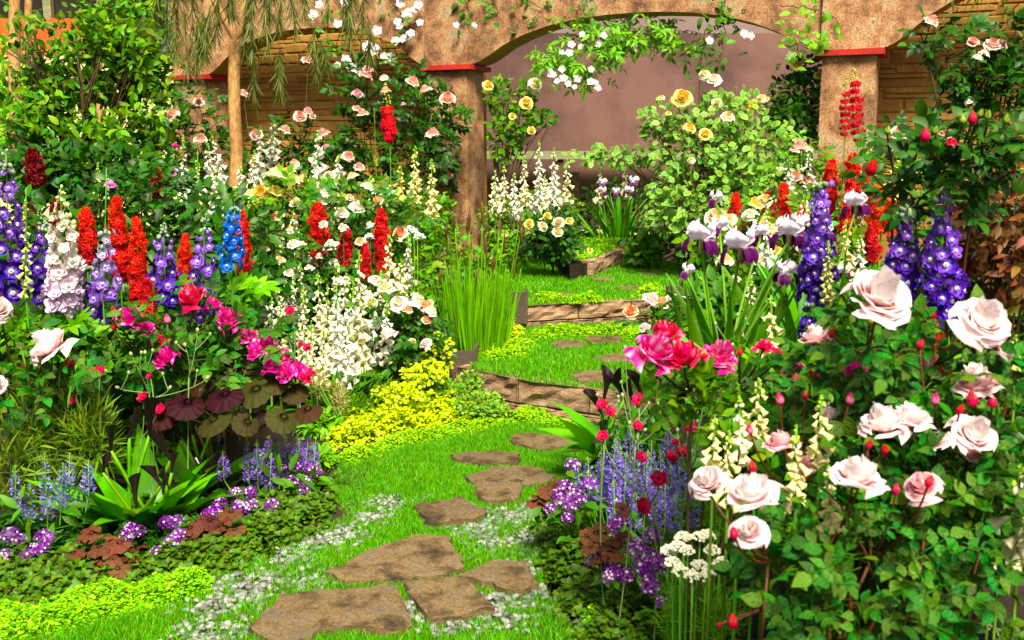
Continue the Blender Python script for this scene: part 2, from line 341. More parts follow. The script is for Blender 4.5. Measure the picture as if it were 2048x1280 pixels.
# ---------------------------------------------------------------- stepping stones
STONES = [
 ([(497, 1250), (560, 1186), (630, 1180), (790, 1165), (808, 1200), (822, 1246), (770, 1256), (705, 1246), (640, 1256), (580, 1284), (540, 1276)], 0, 'large brown flagstone with a notched front edge at the bottom of the photo'),
 ([(650, 1140), (740, 1096), (830, 1068), (900, 1070), (930, 1130), (870, 1148), (740, 1158), (690, 1158)], 0, 'largest pale brown flagstone, pointed at its gravel side'),
 ([(808, 1166), (915, 1151), (950, 1170), (990, 1212), (870, 1235), (832, 1198)], 0, 'four-sided flagstone with a reddish corner beside the notched stone'),
 ([(915, 1146), (990, 1115), (1050, 1120), (1078, 1162), (1030, 1176), (965, 1160)], 0, 'dark flagstone running under the mint at the path edge'),
 ([(828, 1006), (920, 992), (975, 1020), (950, 1033), (860, 1043)], 0, 'five-sided flagstone alone in grass and thin gravel'),
 ([(955, 962), (1015, 950), (1047, 960), (1040, 990), (1000, 1001), (962, 993), (950, 975)], 0, 'rounded flagstone overlapping in front of its flat neighbour'),
 ([(930, 950), (985, 934), (1060, 929), (1112, 948), (1085, 964), (1000, 966), (945, 962)], 0, 'flat flagstone half under the rounded stone'),
 ([(900, 905), (980, 899), (1040, 904), (1038, 920), (960, 923), (915, 916)], 0, 'narrow flagstone in the lower lawn, golden front edge'),
 ([(1020, 870), (1060, 864), (1150, 874), (1158, 890), (1080, 894), (1030, 886)], 0, 'lower lawn flagstone just before the lime moss and first step'),
 ([(1138, 748), (1165, 741), (1225, 739), (1240, 750), (1215, 759), (1160, 761)], Z1, 'middle terrace flagstone closest to the first step'),
 ([(1188, 712), (1225, 707), (1275, 709), (1270, 721), (1210, 723)], Z1, 'middle terrace flagstone second from the first step'),
 ([(1098, 686), (1130, 679), (1165, 681), (1168, 691), (1112, 694)], Z1, 'middle terrace flagstone at the moss edge below the second step'),
 ([(1165, 676), (1195, 671), (1240, 672), (1242, 682), (1185, 686)], Z1, 'middle terrace flagstone in the centre just below the second step'),
 ([(1080, 590), (1115, 584), (1148, 586), (1140, 592), (1098, 593)], Z2, 'upper lawn flagstone nearest the second step'),
 ([(1228, 575), (1255, 570), (1290, 573), (1270, 578), (1240, 578)], Z2, 'upper lawn flagstone, second from the step'),
 ([(1183, 557), (1210, 553), (1232, 555), (1222, 560), (1195, 560)], Z2, 'upper lawn flagstone, third from the step'),
 ([(1278, 545), (1300, 541), (1322, 543), (1312, 548), (1288, 548)], Z2, 'upper lawn flagstone, farthest of all'),
]
stone_polys = []
for k, (pl, z, lab) in enumerate(STONES):
    up = .046 if z == 0 else .030
    top = GP(pl, z+up); stone_polys.append((z, [t[:2] for t in top])); c = np.mean(top, 0)
    n = len(top); ring = []
    for i in range(n):                                    # ragged outline
        a, b = top[i], top[(i+1) % n]; L = np.linalg.norm(b-a); m = max(2, int(L/.035))
        for j in range(m):
            q = a+(b-a)*j/m; q = q+np.array([*RG.normal(0, .007, 2), 0]) if j else q+0; ring.append(q)
    ring = np.array(ring); ring[:, 2] = z+up; m = len(ring)
    inner = [c+(ring-c)*f for f in (.45, .75, .93)]
    rows = []
    for f, rr in zip((.45, .75, .93), inner):
        rr = rr.copy(); rr[:, 2] = z+up + .006*vnoise(rr[:, :2], 14, k)+ (0 if f < .9 else -.001); rows.append(rr)
    edge = ring.copy(); edge[:, 2] += -.006+.004*RG.normal(size=m); rows.append(edge)
    low = ring.copy(); low[:, :2] = c[:2]+(ring[:, :2]-c[:2])*1.005+RG.normal(0, .003, (m, 2)); low[:, 2] = z-.03; rows.append(low)
    mb = MB(); cc = c.copy(); cc[2] = z+up+.002; V = np.concatenate([[cc]]+rows); F = []; T = [(0, 1+j, 1+(j+1) % m) for j in range(m)]
    for r in range(len(rows)-1):
        for j in range(m): F.append((1+r*m+j, 1+(r+1)*m+j, 1+(r+1)*m+(j+1) % m, 1+r*m+(j+1) % m))
    base = np.array([c[0], c[1], z]); mb.add(V, [np.array(T), np.array(F)])
    o = link('stepping_stone', mb.mesh('stepping_stone', MAT['flag'], smooth=False, origin=base), loc=base); tagit(o, lab, 'flagstone', 'stepping stones of the garden path')

# ---------------------------------------------------------------- grass and gravel
def blades(name, poly, z, n, h, wd, label):
    p = polypts(poly, n); keep = np.ones(n, bool)
    for sz, sp in stone_polys:
        if sz == z:
            ins = inpoly(p, sp); keep &= ~ins | ((edgedist(p, sp) < .012) & (RG.random(n) < .3))
    if z == 0: keep &= RG.random(n) > gravel_amt(p)*.90 + .05*0
    keep &= RG.random(n) > .25*(vnoise(p, 6) > .45)
    p = p[keep]; m = len(p); a = RG.uniform(0, 2*np.pi, m); H = h*RG.uniform(.45, 1.25, m)*(1+.25*vnoise(p, 3.3, 4)); bd = RG.uniform(.1, .75, m)*H; ba = RG.uniform(0, 2*np.pi, m)
    sx, sy = np.cos(a)*wd/2, np.sin(a)*wd/2; bx, by = np.cos(ba)*bd, np.sin(ba)*bd; zz = np.full(m, z+.002)
    V = np.stack([np.stack([p[:, 0]-sx, p[:, 1]-sy, zz], -1), np.stack([p[:, 0]+sx, p[:, 1]+sy, zz], -1),
                  np.stack([p[:, 0]+sx*.8+bx*.35, p[:, 1]+sy*.8+by*.35, zz+H*.6], -1), np.stack([p[:, 0]-sx*.8+bx*.35, p[:, 1]-sy*.8+by*.35, zz+H*.6], -1),
                  np.stack([p[:, 0]+bx, p[:, 1]+by, zz+H], -1)], 1)
    off = np.arange(m)[:, None]*5
    mb = MB(); mb.add(V.reshape(-1, 3), [np.array([[0, 1, 2, 3]])+off, np.array([[3, 2, 4]])+off])
    o = link(name, mb.mesh(name, MAT['grass'], smooth=True)); tagit(o, label, 'grass', kind='stuff')
blades('grass', lawn0, 0, 215000, .034, .0034, 'short bright grass of the lower lawn around the flagstones')
blades('grass', lawn1, Z1, 42000, .036, .0050, 'short bright grass of the middle terrace between the two steps')
blades('grass', lawn2, Z2, 52000, .038, .0075, 'short bright grass of the upper terrace beneath the arches')

import bmesh
def ico(sub):
    bm = bmesh.new(); bmesh.ops.create_icosphere(bm, subdivisions=sub, radius=1); bm.verts.ensure_lookup_table()
    v = np.array([q.co[:] for q in bm.verts]); f = np.array([[a.index for a in q.verts] for q in bm.faces]); bm.free(); return v, f
iv, if_ = ico(1)
p = polypts(lawn0, 26000); ga = gravel_amt(p); p = p[(RG.random(len(p)) < np.clip(ga*1.15, 0, 1)**1.3*.5)]
ok = np.ones(len(p), bool)
for sz, sp in stone_polys:
    if sz == 0: ok &= ~inpoly(p, sp)
p = p[ok]; mb = MB(); ms = len(p)
for v_ in range(5):
    q = p[v_::5]; t = (iv*(1+.22*RG.normal(size=(len(iv), 1)).clip(-1, 1))*np.array([1, .72, .5]), [if_], np.ones((len(iv), 3)))
    fr = frameZ(nrm(np.stack([RG.normal(0, .3, len(q)), RG.normal(0, .3, len(q)), np.ones(len(q))], -1)))
    mb.inst(t, fr, np.column_stack([q, np.full(len(q), .009)+RG.uniform(0, .008, len(q))]), RG.uniform(.008, .021, len(q)))
o = link('gravel', mb.mesh('gravel', MAT['pebble'], smooth=True)); tagit(o, 'loose pale grey gravel scattered between flagstones and grass', 'gravel', kind='stuff')

# ---------------------------------------------------------------- stone steps
def rough_box(c, ux, L, D, H, seed, amp=.012, nx=8, nz=4):
    uy = np.array([-ux[1], ux[0], 0.]); uz = np.array([0, 0, 1.]); V = []; F = []
    def face(o, a, b, na, nb, nn, am):
        s = len(V)
        for i in range(na+1):
            for j in range(nb+1):
                e = 0 if (i in (0, na) or j in (0, nb)) else 1
                V.append(o+a*i/na+b*j/nb+nn*(am*e*RG.normal()-(.006 if not e else 0)))
        for i in range(na):
            for j in range(nb): q = s+i*(nb+1)+j; F.append((q, q+nb+1, q+nb+2, q+1))
    A = ux*L; B = uy*D; Cz = uz*H; o = c-A/2-B/2
    face(o, A, Cz, nx, nz, -uy, amp); face(o+Cz, A, B, nx, 2, uz, amp*.3); face(o, Cz, B, nz, 2, -ux, amp*.4); face(o+A, B, Cz, 2, nz, ux, amp*.4); face(o+B, Cz, A, 1, 1, uy, 0)
    return np.array(V), [np.array(F)]
def riser(name, label, line, ztop, H, cuts, lowcuts, upfrac=.62, D=.16):
    base = np.array(line[len(line)//2]); base[2] = ztop-H; root = thing(name, label, 'stone step', base, 'stone steps')
    L = np.array([np.array(q[:2]) for q in line]); sl = np.concatenate([[0], np.cumsum(np.linalg.norm(np.diff(L, axis=0), axis=1))])
    def pt(s): return np.array([np.interp(s, sl, L[:, 0]), np.interp(s, sl, L[:, 1])])
    for cs, z0, h, dd in ((cuts, ztop-H*upfrac, H*upfrac+.012, 0.0), (lowcuts, ztop-H-.03, H*(1-upfrac)+.024, -.012)):
        for a, b in zip(cs[:-1], cs[1:]):
            p0, p1 = pt(a*sl[-1]), pt(b*sl[-1]); v = p1-p0; ln = np.linalg.norm(v); ux = np.array([*(v/ln), 0]); uy = np.array([-ux[1], ux[0], 0])
            c = np.array([*((p0+p1)/2), z0])+uy*(D/2+dd); mb = MB(); mb.add(*rough_box(c, ux, ln-.006, D, h-.004, 0)); link('stone_block', mb.mesh('stone_block', MAT['block'], smooth=False, origin=base), root)
    return root
riser('stone_step', 'lower step of split brown stone blocks across the path', riser1, Z1, .25, [0, .06, .365, .68, 1.0], [0, .24, .37, .66, 1.0])
riser('stone_step', 'upper step of split brown stone blocks beside the reeds', riser2, Z2, .205, [0, .09, .36, .62, .82, 1.0], [0, .17, .43, .64, 1.0])
# raised moss bed behind the upper lawn
r3 = GP([(1185, 524), (1225, 507), (1264, 494), (1262, 474)], Z3); riser('stone_edging', 'short receding block edging of the raised moss bed behind the upper lawn', r3, Z3, .19, [0, .3, .55, 1.0], [0, .45, 1.0], .7)
r4 = GP([(1318, 502), (1400, 500)], Z3-.02); riser('stone_edging', 'single block edging behind the upper lawn at the variegated shrub', r4, Z3-.02, .17, [0, 1.0], [0, .6, 1.0], .7)
bed3 = GP([(1140, 530), (1188, 521), (1230, 504), (1262, 490), (1262, 468), (1130, 470), (1100, 500)], Z3)
mb = MB(); n = len(bed3); v = [(q[0], q[1], Z3-.012) for q in bed3]+[(q[0], q[1], .3) for q in bed3]
mb.add(v, [np.array([list(range(n))])]); mb.add(v, [np.array([(i, n+i, n+(i+1) % n, (i+1) % n) for i in range(n)])]); o = link('raised_bed_soil', mb.mesh('raised_bed_soil', MAT['soil'], smooth=False)); o['kind'] = 'structure'
# metal planter edges
def plate(name, label, pts, z0, z1, th=.02, yaw=None):
    base = np.array([pts[0][0], pts[0][1], z0]); root = thing(name, label, 'metal edging', base, 'brown metal edging boxes')
    for a, b in zip(pts[:-1], pts[1:]):
        a = np.array(a[:2]); b = np.array(b[:2]); u = (b-a)/np.linalg.norm(b-a); nn = np.array([-u[1], u[0]])*th
        v = [(*a, z0), (*b, z0), (*(b+nn), z0), (*(a+nn), z0), (*a, z1), (*b, z1), (*(b+nn), z1), (*(a+nn), z1)]
        mb = MB(); mb.add(v, [np.array([(0, 1, 5, 4), (1, 2, 6, 5), (2, 3, 7, 6), (3, 0, 4, 7), (4, 5, 6, 7)])]); link('panel', mb.mesh('panel', MAT['metal'], smooth=False, origin=base), root)
q = lambda x, y, d: P(x, y, d)
plate('metal_edging', 'brown metal edging corner beside the lower step', [P(845, 720, 6.75), P(903, 735, 6.62), P(952, 735, 6.72), P(958, 720, 6.98)], .05, P(950, 700, 6.7)[2])
plate('metal_edging', 'small brown metal edging box between the reeds and upper step', [P(1020, 600, 8.05), P(1054, 600, 8.0), P(1056, 595, 8.25)], .30, P(1040, 585, 8.0)[2])
plate('metal_edging', 'small brown metal edging box behind the peach roses by the upper step', [P(1334, 590, 8.0), P(1362, 590, 8.05), P(1362, 580, 8.4)], .30, P(1345, 573, 8.0)[2])

# ---------------------------------------------------------------- arcade
P0 = P(383, 165, 13.3)[:2]; P1 = P(912, 150, 11.9)[:2]; P2 = P(1703, 123, 10.1)[:2]
dv = (P2-P1)/np.linalg.norm(P2-P1); P0 = P1-dv*np.linalg.norm(P1-P0); P3 = P2+dv*4.3
dn = np.array([dv[1], -dv[0]])                      # towards the camera
if dn[1] > 0: dn = -dn
ZS = 2.60; ZT = 3.66
def W(o, s, n_, z): q = o+dv*s+dn*n_; return (q[0], q[1], z)
abase = np.array([*P1, .42]); arc = thing('arcade', 'mottled stucco garden arcade of three arches with red pier caps', 'arcade', abase)
def box(mb, o, s0, s1, n0, n1, z0, z1):
    v = [W(o, s0, n0, z0), W(o, s1, n0, z0), W(o, s1, n1, z0), W(o, s0, n1, z0), W(o, s0, n0, z1), W(o, s1, n0, z1), W(o, s1, n1, z1), W(o, s0, n1, z1)]
    mb.add(v, [np.array([(0, 3, 2, 1), (0, 1, 5, 4), (1, 2, 6, 5), (2, 3, 7, 6), (3, 0, 4, 7), (4, 5, 6, 7)])])
for o_ in (P0, P1, P2, P3):
    mb = MB(); box(mb, o_, -.25, .25, -.22, .22, .3, ZS); sh = link('pier', mb.mesh('pier', MAT['stucco'], False, abase), arc)
    mb = MB(); box(mb, o_, -.32, .32, -.28, .28, ZS, ZS+.055); link('cap', mb.mesh('cap', MAT['capred'], False, abase), sh)
    mb = MB(); box(mb, o_, -.27, .27, -.235, .235, ZS+.055, ZT); link('upper_block', mb.mesh('upper_block', MAT['stucco'], False, abase), sh)
    mb = MB(); box(mb, o_, -.33, .33, -.29, .29, ZT, ZT+.09); link('cornice', mb.mesh('cornice', MAT['capred'], False, abase), sh)
for a, b, hh in ((P0, P1, .50), (P1, P2, .46), (P2, P3, .66)):
    Ln = np.linalg.norm(b-a); s0, s1 = .27, Ln-.27; n = 56; ss = np.linspace(s0, s1, n)
    u = 1-np.abs((ss-s0)/(s1-s0)*2-1); f = np.where(u < .16, .30*(u/.16)**2*.5, 0)
    f = np.interp(u, [0, .02, .05, .09, .14, .22, .34, .5, .7, .85, 1], [.0, .005, .03, .10, .22, .42, .63, .82, .945, .987, 1])
    zc = ZS+.06+hh*f; v = []
    for k in range(n): v += [W(a, ss[k], .19, zc[k]), W(a, ss[k], .19, ZT), W(a, ss[k], -.19, zc[k]), W(a, ss[k], -.19, ZT)]
    F = []; S = []
    for k in range(n-1):
        i = 4*k; j = i+4; F += [(i, j, j+1, i+1), (i+2, i+3, j+3, j+2), (i+1, j+1, j+3, i+3)]; S.append((i, i+2, j+2, j))
    mb = MB(); mb.add(v, [np.array(F)]); ap = link('arch_panel', mb.mesh('arch_panel', MAT['stucco'], False, abase), arc)
    mb = MB(); mb.add(v, [np.array(S)]); link('soffit', mb.mesh('soffit', MAT['soffit'], True, abase), ap)

# honey stone walls closing the two outer arches
def stone_shape(seed):
    r = np.random.default_rng(seed); mbx = []
    x = np.array([-.5, -.44, 0, .44, .5]); z = np.array([-.5, -.36, .36, .5]); V = []
    for i, a in enumerate(x):
        for j, b in enumerate(z):
            e = (i in (0, 4)) or (j in (0, 3)); V.append((a+r.normal(0, .012), (-.0 if e else -.5-.35*r.random()), b+r.normal(0, .03)))
    f = gridf(5, 4); return (np.array(V), [f[:, ::-1]], np.ones((20, 3)))
SH = []
for k in range(8):
    t = stone_shape(k+3); m_ = MB(); m_.add(t[0], t[1]); SH.append(m_.mesh('wall_stone', MAT['wallstone'], smooth=False))
def stone_wall(label, o_, Ln, z0):
    base = np.array([*(o_+dv*Ln/2-dn*.62), .4]); root = thing('stone_wall', label, 'stone wall', base, 'honey stone walls behind the arches')
    mb = MB(); box(mb, o_, 0, Ln, -.82, -.62, .3, 3.5); link('wall_core', mb.mesh('wall_core', MAT['mortar'], False, base), root)
    z = z0; cnt = 0
    while z < 3.42:
        h = R.uniform(.09, .15); s = -R.uniform(0, .3)
        while s < Ln and cnt < 300:
            L_ = R.uniform(.25, .75); a = max(s, 0.0); b = min(s+L_, Ln); f = R.uniform(.35, .65)
            for (q0, q1) in (((0, f), (f, 1)) if R.random() < .55 else ((0, 1),)):
                if b-a > .06:
                    hh = h*(q1-q0); c = np.array(W(o_, (a+b)/2, -.618, z+h*(q0+q1)/2)); M = np.zeros((3, 3)); M[:2, 0] = dv*(b-a-.006); M[:2, 1] = -dn*R.uniform(.010, .030); M[2, 2] = hh-.005
                    parts(root, 'stone', SH[R.randrange(8)], [M], [c], 1.0, base); cnt += 1
            s += L_
        z += h
stone_wall('honey coloured stacked stone wall behind the climbing pink roses, inside the arch next to the slim tree', P0-dv*.1, np.linalg.norm(P1-P0)+.1, 1.15)
stone_wall('honey coloured stacked stone wall inside the arch at the right side', P2+dv*.0, 3.6, 1.25)

# mauve backdrop seen through the open arch
def slab(name, label, cat, pts, mat, group=None):
    (x0, y0, z0), (x1, y1, z1) = pts; base = np.array([(x0+x1)/2, (y0+y1)/2, z0]); mb = MB()
    v = [(x0, y0, z0), (x1, y0, z0), (x1, y1, z0), (x0, y1, z0), (x0, y0, z1), (x1, y0, z1), (x1, y1, z1), (x0, y1, z1)]
    mb.add(v, [np.array([(0, 3, 2, 1), (0, 1, 5, 4), (1, 2, 6, 5), (2, 3, 7, 6), (3, 0, 4, 7), (4, 5, 6, 7)])])
    return tagit(link(name, mb.mesh(name, MAT[mat], False, base), loc=base), label, cat, group)
bx = P(1398, 200, 15.6)
root = thing('backdrop_wall', 'tall mauve brown panelled screen seen through the open middle arch', 'screen', (bx[0], 15.6, .4))
ztop = P(1200, 66, 15.6)[2]
for x0, x1, yy in ((bx[0]-4.6, bx[0]-.006, 15.6), (bx[0]+.006, bx[0]+4.2, 15.62)):
    mb = MB(); mb.add([(x0, yy, .4), (x1, yy, .4), (x1, yy, ztop), (x0, yy, ztop), (x0, yy+.1, .4), (x1, yy+.1, .4), (x1, yy+.1, ztop), (x0, yy+.1, ztop)],
                      [np.array([(0, 1, 2, 3), (5, 4, 7, 6), (3, 2, 6, 7), (1, 5, 6, 2), (4, 0, 3, 7)])]); link('panel', mb.mesh('panel', MAT['backdrop'], False, (bx[0], 15.6, .4)), root)
slab('far_wall', 'pale pink far wall rising above the mauve screen', 'wall', ((-2.8, 18, .4), (14, 18.2, 6.2)), 'farwall')
slab('garden_ledge', 'pale weathered timber ledge in front of the mauve screen', 'ledge', ((-1.2, 15.0, P(1200, 318, 15)[2]), (5.4, 15.35, P(1200, 302, 15)[2])), 'timber')
for px in (1110, 1560): slab('ledge_post', 'dark post under the timber ledge %s' % ('behind the white foxgloves' if px < 1200 else 'behind the variegated shrub'), 'post', ((P(px, 400, 15.1)[0], 15.05, .4), (P(px, 400, 15.1)[0]+.12, 15.2, P(px, 319, 15.1)[2])), 'darkbark', 'posts of the timber ledge')
slab('stump', 'short dark wooden stump beside the far white foxgloves', 'stump', ((P(1147, 400, 12.2)[0]-.05, 12.2, .4), (P(1147, 400, 12.2)[0]+.07, 12.32, P(1147, 345, 12.2)[2])), 'darkbark')
# far left: cream wall, red pavilion
slab('cream_wall', 'cream rendered wall glowing behind the big shrub', 'wall', ((-12.5, 16.5, .4), (-4.3, 16.7, 3.2)), 'cream')
pv = thing('pavilion', 'red orange pavilion with openings painted dark at the top left corner', 'pavilion', (-9.5, 19.5, .4))
def pbox(name, x0, x1, y0, y1, z0, z1, mat, par):
    mb = MB(); v = [(x0, y0, z0), (x1, y0, z0), (x1, y1, z0), (x0, y1, z0), (x0, y0, z1), (x1, y0, z1), (x1, y1, z1), (x0, y1, z1)]
    mb.add(v, [np.array([(0, 3, 2, 1), (0, 1, 5, 4), (1, 2, 6, 5), (2, 3, 7, 6), (3, 0, 4, 7), (4, 5, 6, 7)])]); return link(name, mb.mesh(name, MAT[mat], False, (-9.5, 19.5, .4)), par)
pbox('wall', -12.5, -7.6, 19.5, 22, .4, 4.15, 'orange', pv); up = pbox('painted_dark_opening', -12.5, -7.4, 19.8, 22, 4.15, 5.6, 'dark', pv); pbox('roof', -12.8, -7.2, 19.2, 22.3, 5.6, 5.85, 'capred', pv)  # upper storey is a solid block, its shaded openings put in by dark colour
for k in range(5): pbox('post', -12.2+k*1.1, -12.05+k*1.1, 19.6, 19.75, 4.15, 5.6, 'timber', pv)
# ---------------------------------------------------------------- flower and leaf templates
def mixc(a, b, t): return np.array(a)*(1-t)+np.array(b)*t
def rose_tpl(kind, seed, n=26, split=0):
    r = np.random.default_rng(seed); mb = MB(); pal = ROSE[kind]; outer = []; op = r.uniform(.7, 1.15); ht = r.uniform(.85, 1.25)
    for i in range(n):
        k = i/(n-1); phi = i*GOLD+r.normal(0, .25); Rr = .05+.36*op*k**1.05+r.normal(0, .02); H = (.46-.22*k**1.8)*ht+r.normal(0, .03); half = math.radians(88-50*k+r.normal(0, 6))
        ph = r.uniform(0, 6); roll = k**1.5*r.uniform(.6, 1.3); tip = r.uniform(0, .05); str_ = r.uniform(0, 1); tx, ty = r.normal(0, .10, 2); am = r.uniform(.6, 1.5)
        def fn(u, s):
            a = phi+u*half*(.30+.70*s**.6); ed = max(0, s-.55)/.45
            rad = Rr*math.sin(math.pi/2*min(1, s*1.2))**.8+.10*roll*ed**1.5+.017*am*math.sin(3.1*u+ph)*s+.008*am*math.sin(7*u+2*ph)*ed
            z = H*s**1.25*(1-.20*u*u*s)+tip*ed*(1-abs(u))-.13*roll*ed**2-.10*roll*s*s+.016*am*math.cos(5*u+ph)*ed
            x, y = rad*math.cos(a), rad*math.sin(a); return (x+tx*z, y+ty*z, z-.3*(tx*x+ty*y))
        def cf(u, s): return pal(k, s, u, str_, r)
        if i >= n-split: outer.append(patch(fn, cf, 6, 6))
        else: mb.add(*patch(fn, cf, 6, 6))
    mb.add(*lathe([(.012, -.10), (.05, -.06), (.09, -.01), (.11, .03)], 6, [(.08, .2, .02)]*4))
    return (mb.tpl(), outer) if split else mb.tpl()
def pal_pale(k, s, u, q, r):
    c = mixc((.84, .20, .28), (.92, .86, .84), min(1, s*1.35+.02)); c = mixc(c, (.92, .66, .64), .35*max(0, .45-k)+.15*q*k); return mixc(c, (.86, .28, .38), .6*max(0, k-.72)/.28*(1-.55*s))
def pal_pink(k, s, u, q, r): return mixc((.80, .16, .26), (.93, .62, .64), min(1, s*1.1))
def pal_rededge(k, s, u, q, r): return mixc((.72, .03, .07), (.96, .80, .78), min(1, s*.9+.35*(1-k)))
def pal_magenta(k, s, u, q, r):
    c = mixc((.62, .008, .22), (.80, .03, .36), s); st = math.sin(u*5+q*9)*math.cos(s*3+q*5); return mixc(c, (.95, .72, .84), .8*max(0, st-.45)/.55*(s > .3)+.12*q*(s > .95))
def pal_striped(k, s, u, q, r):
    c = mixc((.62, .01, .15), (.78, .02, .30), s); st = math.sin(u*6+q*9)*math.cos(s*4+q*7); return mixc(c, (.96, .84, .90), .95*max(0, st-.05)/.95)
def pal_crimson(k, s, u, q, r):
    c = mixc((.55, .004, .04), (.74, .015, .10), s); st = math.sin(u*5+q*9); return mixc(c, (.95, .7, .75), .6*max(0, st-.75)/.25*(s > .5))
def pal_blush(k, s, u, q, r): return mixc((.85, .30, .24), (.92, .66, .56), min(1, .25+k*.9+.15*s))
def pal_cream(k, s, u, q, r): return mixc((.90, .70, .22), (.93, .90, .70), min(1, .15+k*.9+.1*s))
def pal_yellow(k, s, u, q, r): return mixc((.88, .62, .06), (.92, .84, .34), min(1, .2+k*.9))
def pal_white(k, s, u, q, r): return mixc((.85, .72, .45), (.93, .92, .84), min(1, .45+k*.7))
def pal_peach(k, s, u, q, r): return mixc((.90, .38, .12), (.94, .76, .55), min(1, .05+k))
def pal_lilac(k, s, u, q, r): return mixc((.60, .12, .45), (.80, .42, .70), s)
ROSE = dict(pale=pal_pale, pink=pal_pink, rededge=pal_rededge, magenta=pal_magenta, striped=pal_striped, crimson=pal_crimson, blush=pal_blush, cream=pal_cream, yellow=pal_yellow, white=pal_white, peach=pal_peach, lilac=pal_lilac)
def tmesh(t, name, mat): m_ = MB(); m_.add(*t); return m_.mesh(name, mat)
_rc = {}
def rose_mesh(kind, small=False):
    k = (kind, small)
    if k not in _rc: _rc[k] = [tmesh(rose_tpl(kind, 31*j+len(kind)*7+(5 if small else 0), (17 if small else 38)+3*j), 'rose_bloom', MAT['bloom']) for j in range(5)]
    return R.choice(_rc[k])
_rb = {}
def big_bloom(root, kind, M, loc, sc, base):               # a near bloom: heart of the rose with its outer petals as sub-parts
    if kind not in _rb:
        _rb[kind] = []
        for j in range(4):
            t, outer = rose_tpl(kind, 17*j+len(kind)*5+2, 38+2*j, 11); _rb[kind].append((tmesh(t, 'rose_bloom', MAT['bloom']), [tmesh(q, 'petal', MAT['bloom']) for q in outer]))
    me, pet = R.choice(_rb[kind]); o = parts(root, 'bloom', me, M, loc, sc, base)[0]
    for q in pet: link('petal', q, o)
    return o
def bud_tpl(c0, c1):
    mb = MB(); mb.add(*lathe([(.02, 0), (.20, .12), (.30, .32), (.27, .55), (.16, .78), (.03, .95)], 7, [c0, c0, c1, c1, c0, c0]))
    lf = leafT(.22, 3, .2, -.25, col=(.09, .24, .03))
    for j in range(5):
        a = j*2*math.pi/5; M = frames(np.array([[math.cos(a)*.45, math.sin(a)*.45, 1.]]), np.array([[-math.cos(a), -math.sin(a), .3]])); mb.inst(lf, M, [np.array([math.cos(a)*.12, math.sin(a)*.12, .02])], .8)
    return mb.tpl()
BUD = {k: tmesh(bud_tpl(*v), 'rose_bud', MAT['bloom']) for k, v in dict(red=((.60, .01, .03), (.75, .04, .10)), pink=((.70, .04, .16), (.88, .25, .42)), green=((.16, .30, .03), (.35, .42, .08)), white=((.85, .75, .6), (.93, .9, .8))).items()}

def floret_tpl(col, eye, pet=5, cup=.25, seed=0, ruffle=.05, rows=4):
    r = np.random.default_rng(seed); mb = MB()
    for L in range(2):
        for j in range(pet):
            a = 2*math.pi*(j+.5*L)/pet+r.normal(0, .1); ln = (.52, .40)[L]*r.uniform(.9, 1.08); wd = .60*ln; ph = r.uniform(0, 6); tw = r.normal(0, .1)
            def fn(u, s):
                ww = wd*math.sin(math.pi*(.08+.86*s)**.75) if s < 1 else wd*.38
                x, y = s*ln*(1-.12*u*u*s), u*ww; z = cup*s*s*ln+.08*u*u*s+ruffle*math.sin(3*u+ph)*s+L*.05+tw*u*s*.3
                return (x*math.cos(a)-y*math.sin(a), x*math.sin(a)+y*math.cos(a), z)
            cc = mixc(col, (1, 1, 1), .0)*r.uniform(.85, 1.15)
            mb.add(*patch(fn, lambda u, s: mixc(mixc(col, eye, .35), cc, min(1, s*1.6)), rows, 3))
    mb.add(*lathe([(.015, .03), (.10, .10), (.12, .19), (.05, .22)], 6, [eye]*4)); return mb.tpl()
_fl = {}
def floret(col, eye):
    k = tuple(np.round(np.concatenate([col, eye]), 3))
    if k not in _fl: _fl[k] = [tmesh(floret_tpl(col, eye, seed=s), 'floret', MAT['petal']) for s in (1, 2)]
    return _fl[k]
def bell_tpl(c, inner, seed=0):
    cs = [c*np.array((.85, .95, .6)), c, c, c*1.02, c*1.04, c*1.04]
    t = lathe([(.05, 0), (.13, .10), (.17, .35), (.20, .60), (.26, .80), (.33, .90), (.37, .93)], 15, cs+[c*1.04], lobes=5, amp=.08)
    mb = MB(); mb.add(*t); mb.add(*lathe([(.33, .90), (.18, .55), (.10, .25), (.0, .18)], 15, [c*1.03, inner, inner*.8, inner*.7])); return mb.tpl()
_bl = {}
def bell(c, inner):
    k = tuple(np.round(np.concatenate([c, inner]), 3))
    if k not in _bl: _bl[k] = tmesh(bell_tpl(np.array(c), np.array(inner)), 'bell', MAT['petal'])
    return _bl[k]
STAR = None
def star_tpl():
    mb = MB(); lf = leafT(.42, 3, .5, .3, pw=.7)
    for L, m in ((0, 6), (1, 4)):
        for j in range(m):
            a = 2*math.pi*(j+.4*L)/m; el = .35+.5*L; M = frames(np.array([[math.cos(a)*math.cos(el), math.sin(a)*math.cos(el), math.sin(el)]]), np.array([[0, 0, 1.]])); mb.inst(lf, M, [np.zeros(3)], 1.0 if L == 0 else .8)
    return mb.tpl()
STAR = star_tpl()
BUDV, BUDF = ico(1); BUDT = (BUDV*np.array([.5, .5, .75]), [BUDF], np.ones((len(BUDV), 3)))
LOW = (np.array([(0, 0, 0), (-.27, .42, .05), (0, .45, -.03), (.27, .42, .05), (0, 1, -.12)], float), [np.array([(0, 2, 1), (0, 3, 2), (1, 2, 4), (2, 3, 4)])], np.ones((5, 3)))
ROUND = leafT(.85, 3, .12, .15, pw=1.0, tip=.7)
OVAL = leafT(.55, 4, .22, .25)
NARROW = leafT(.16, 4, .3, .35)
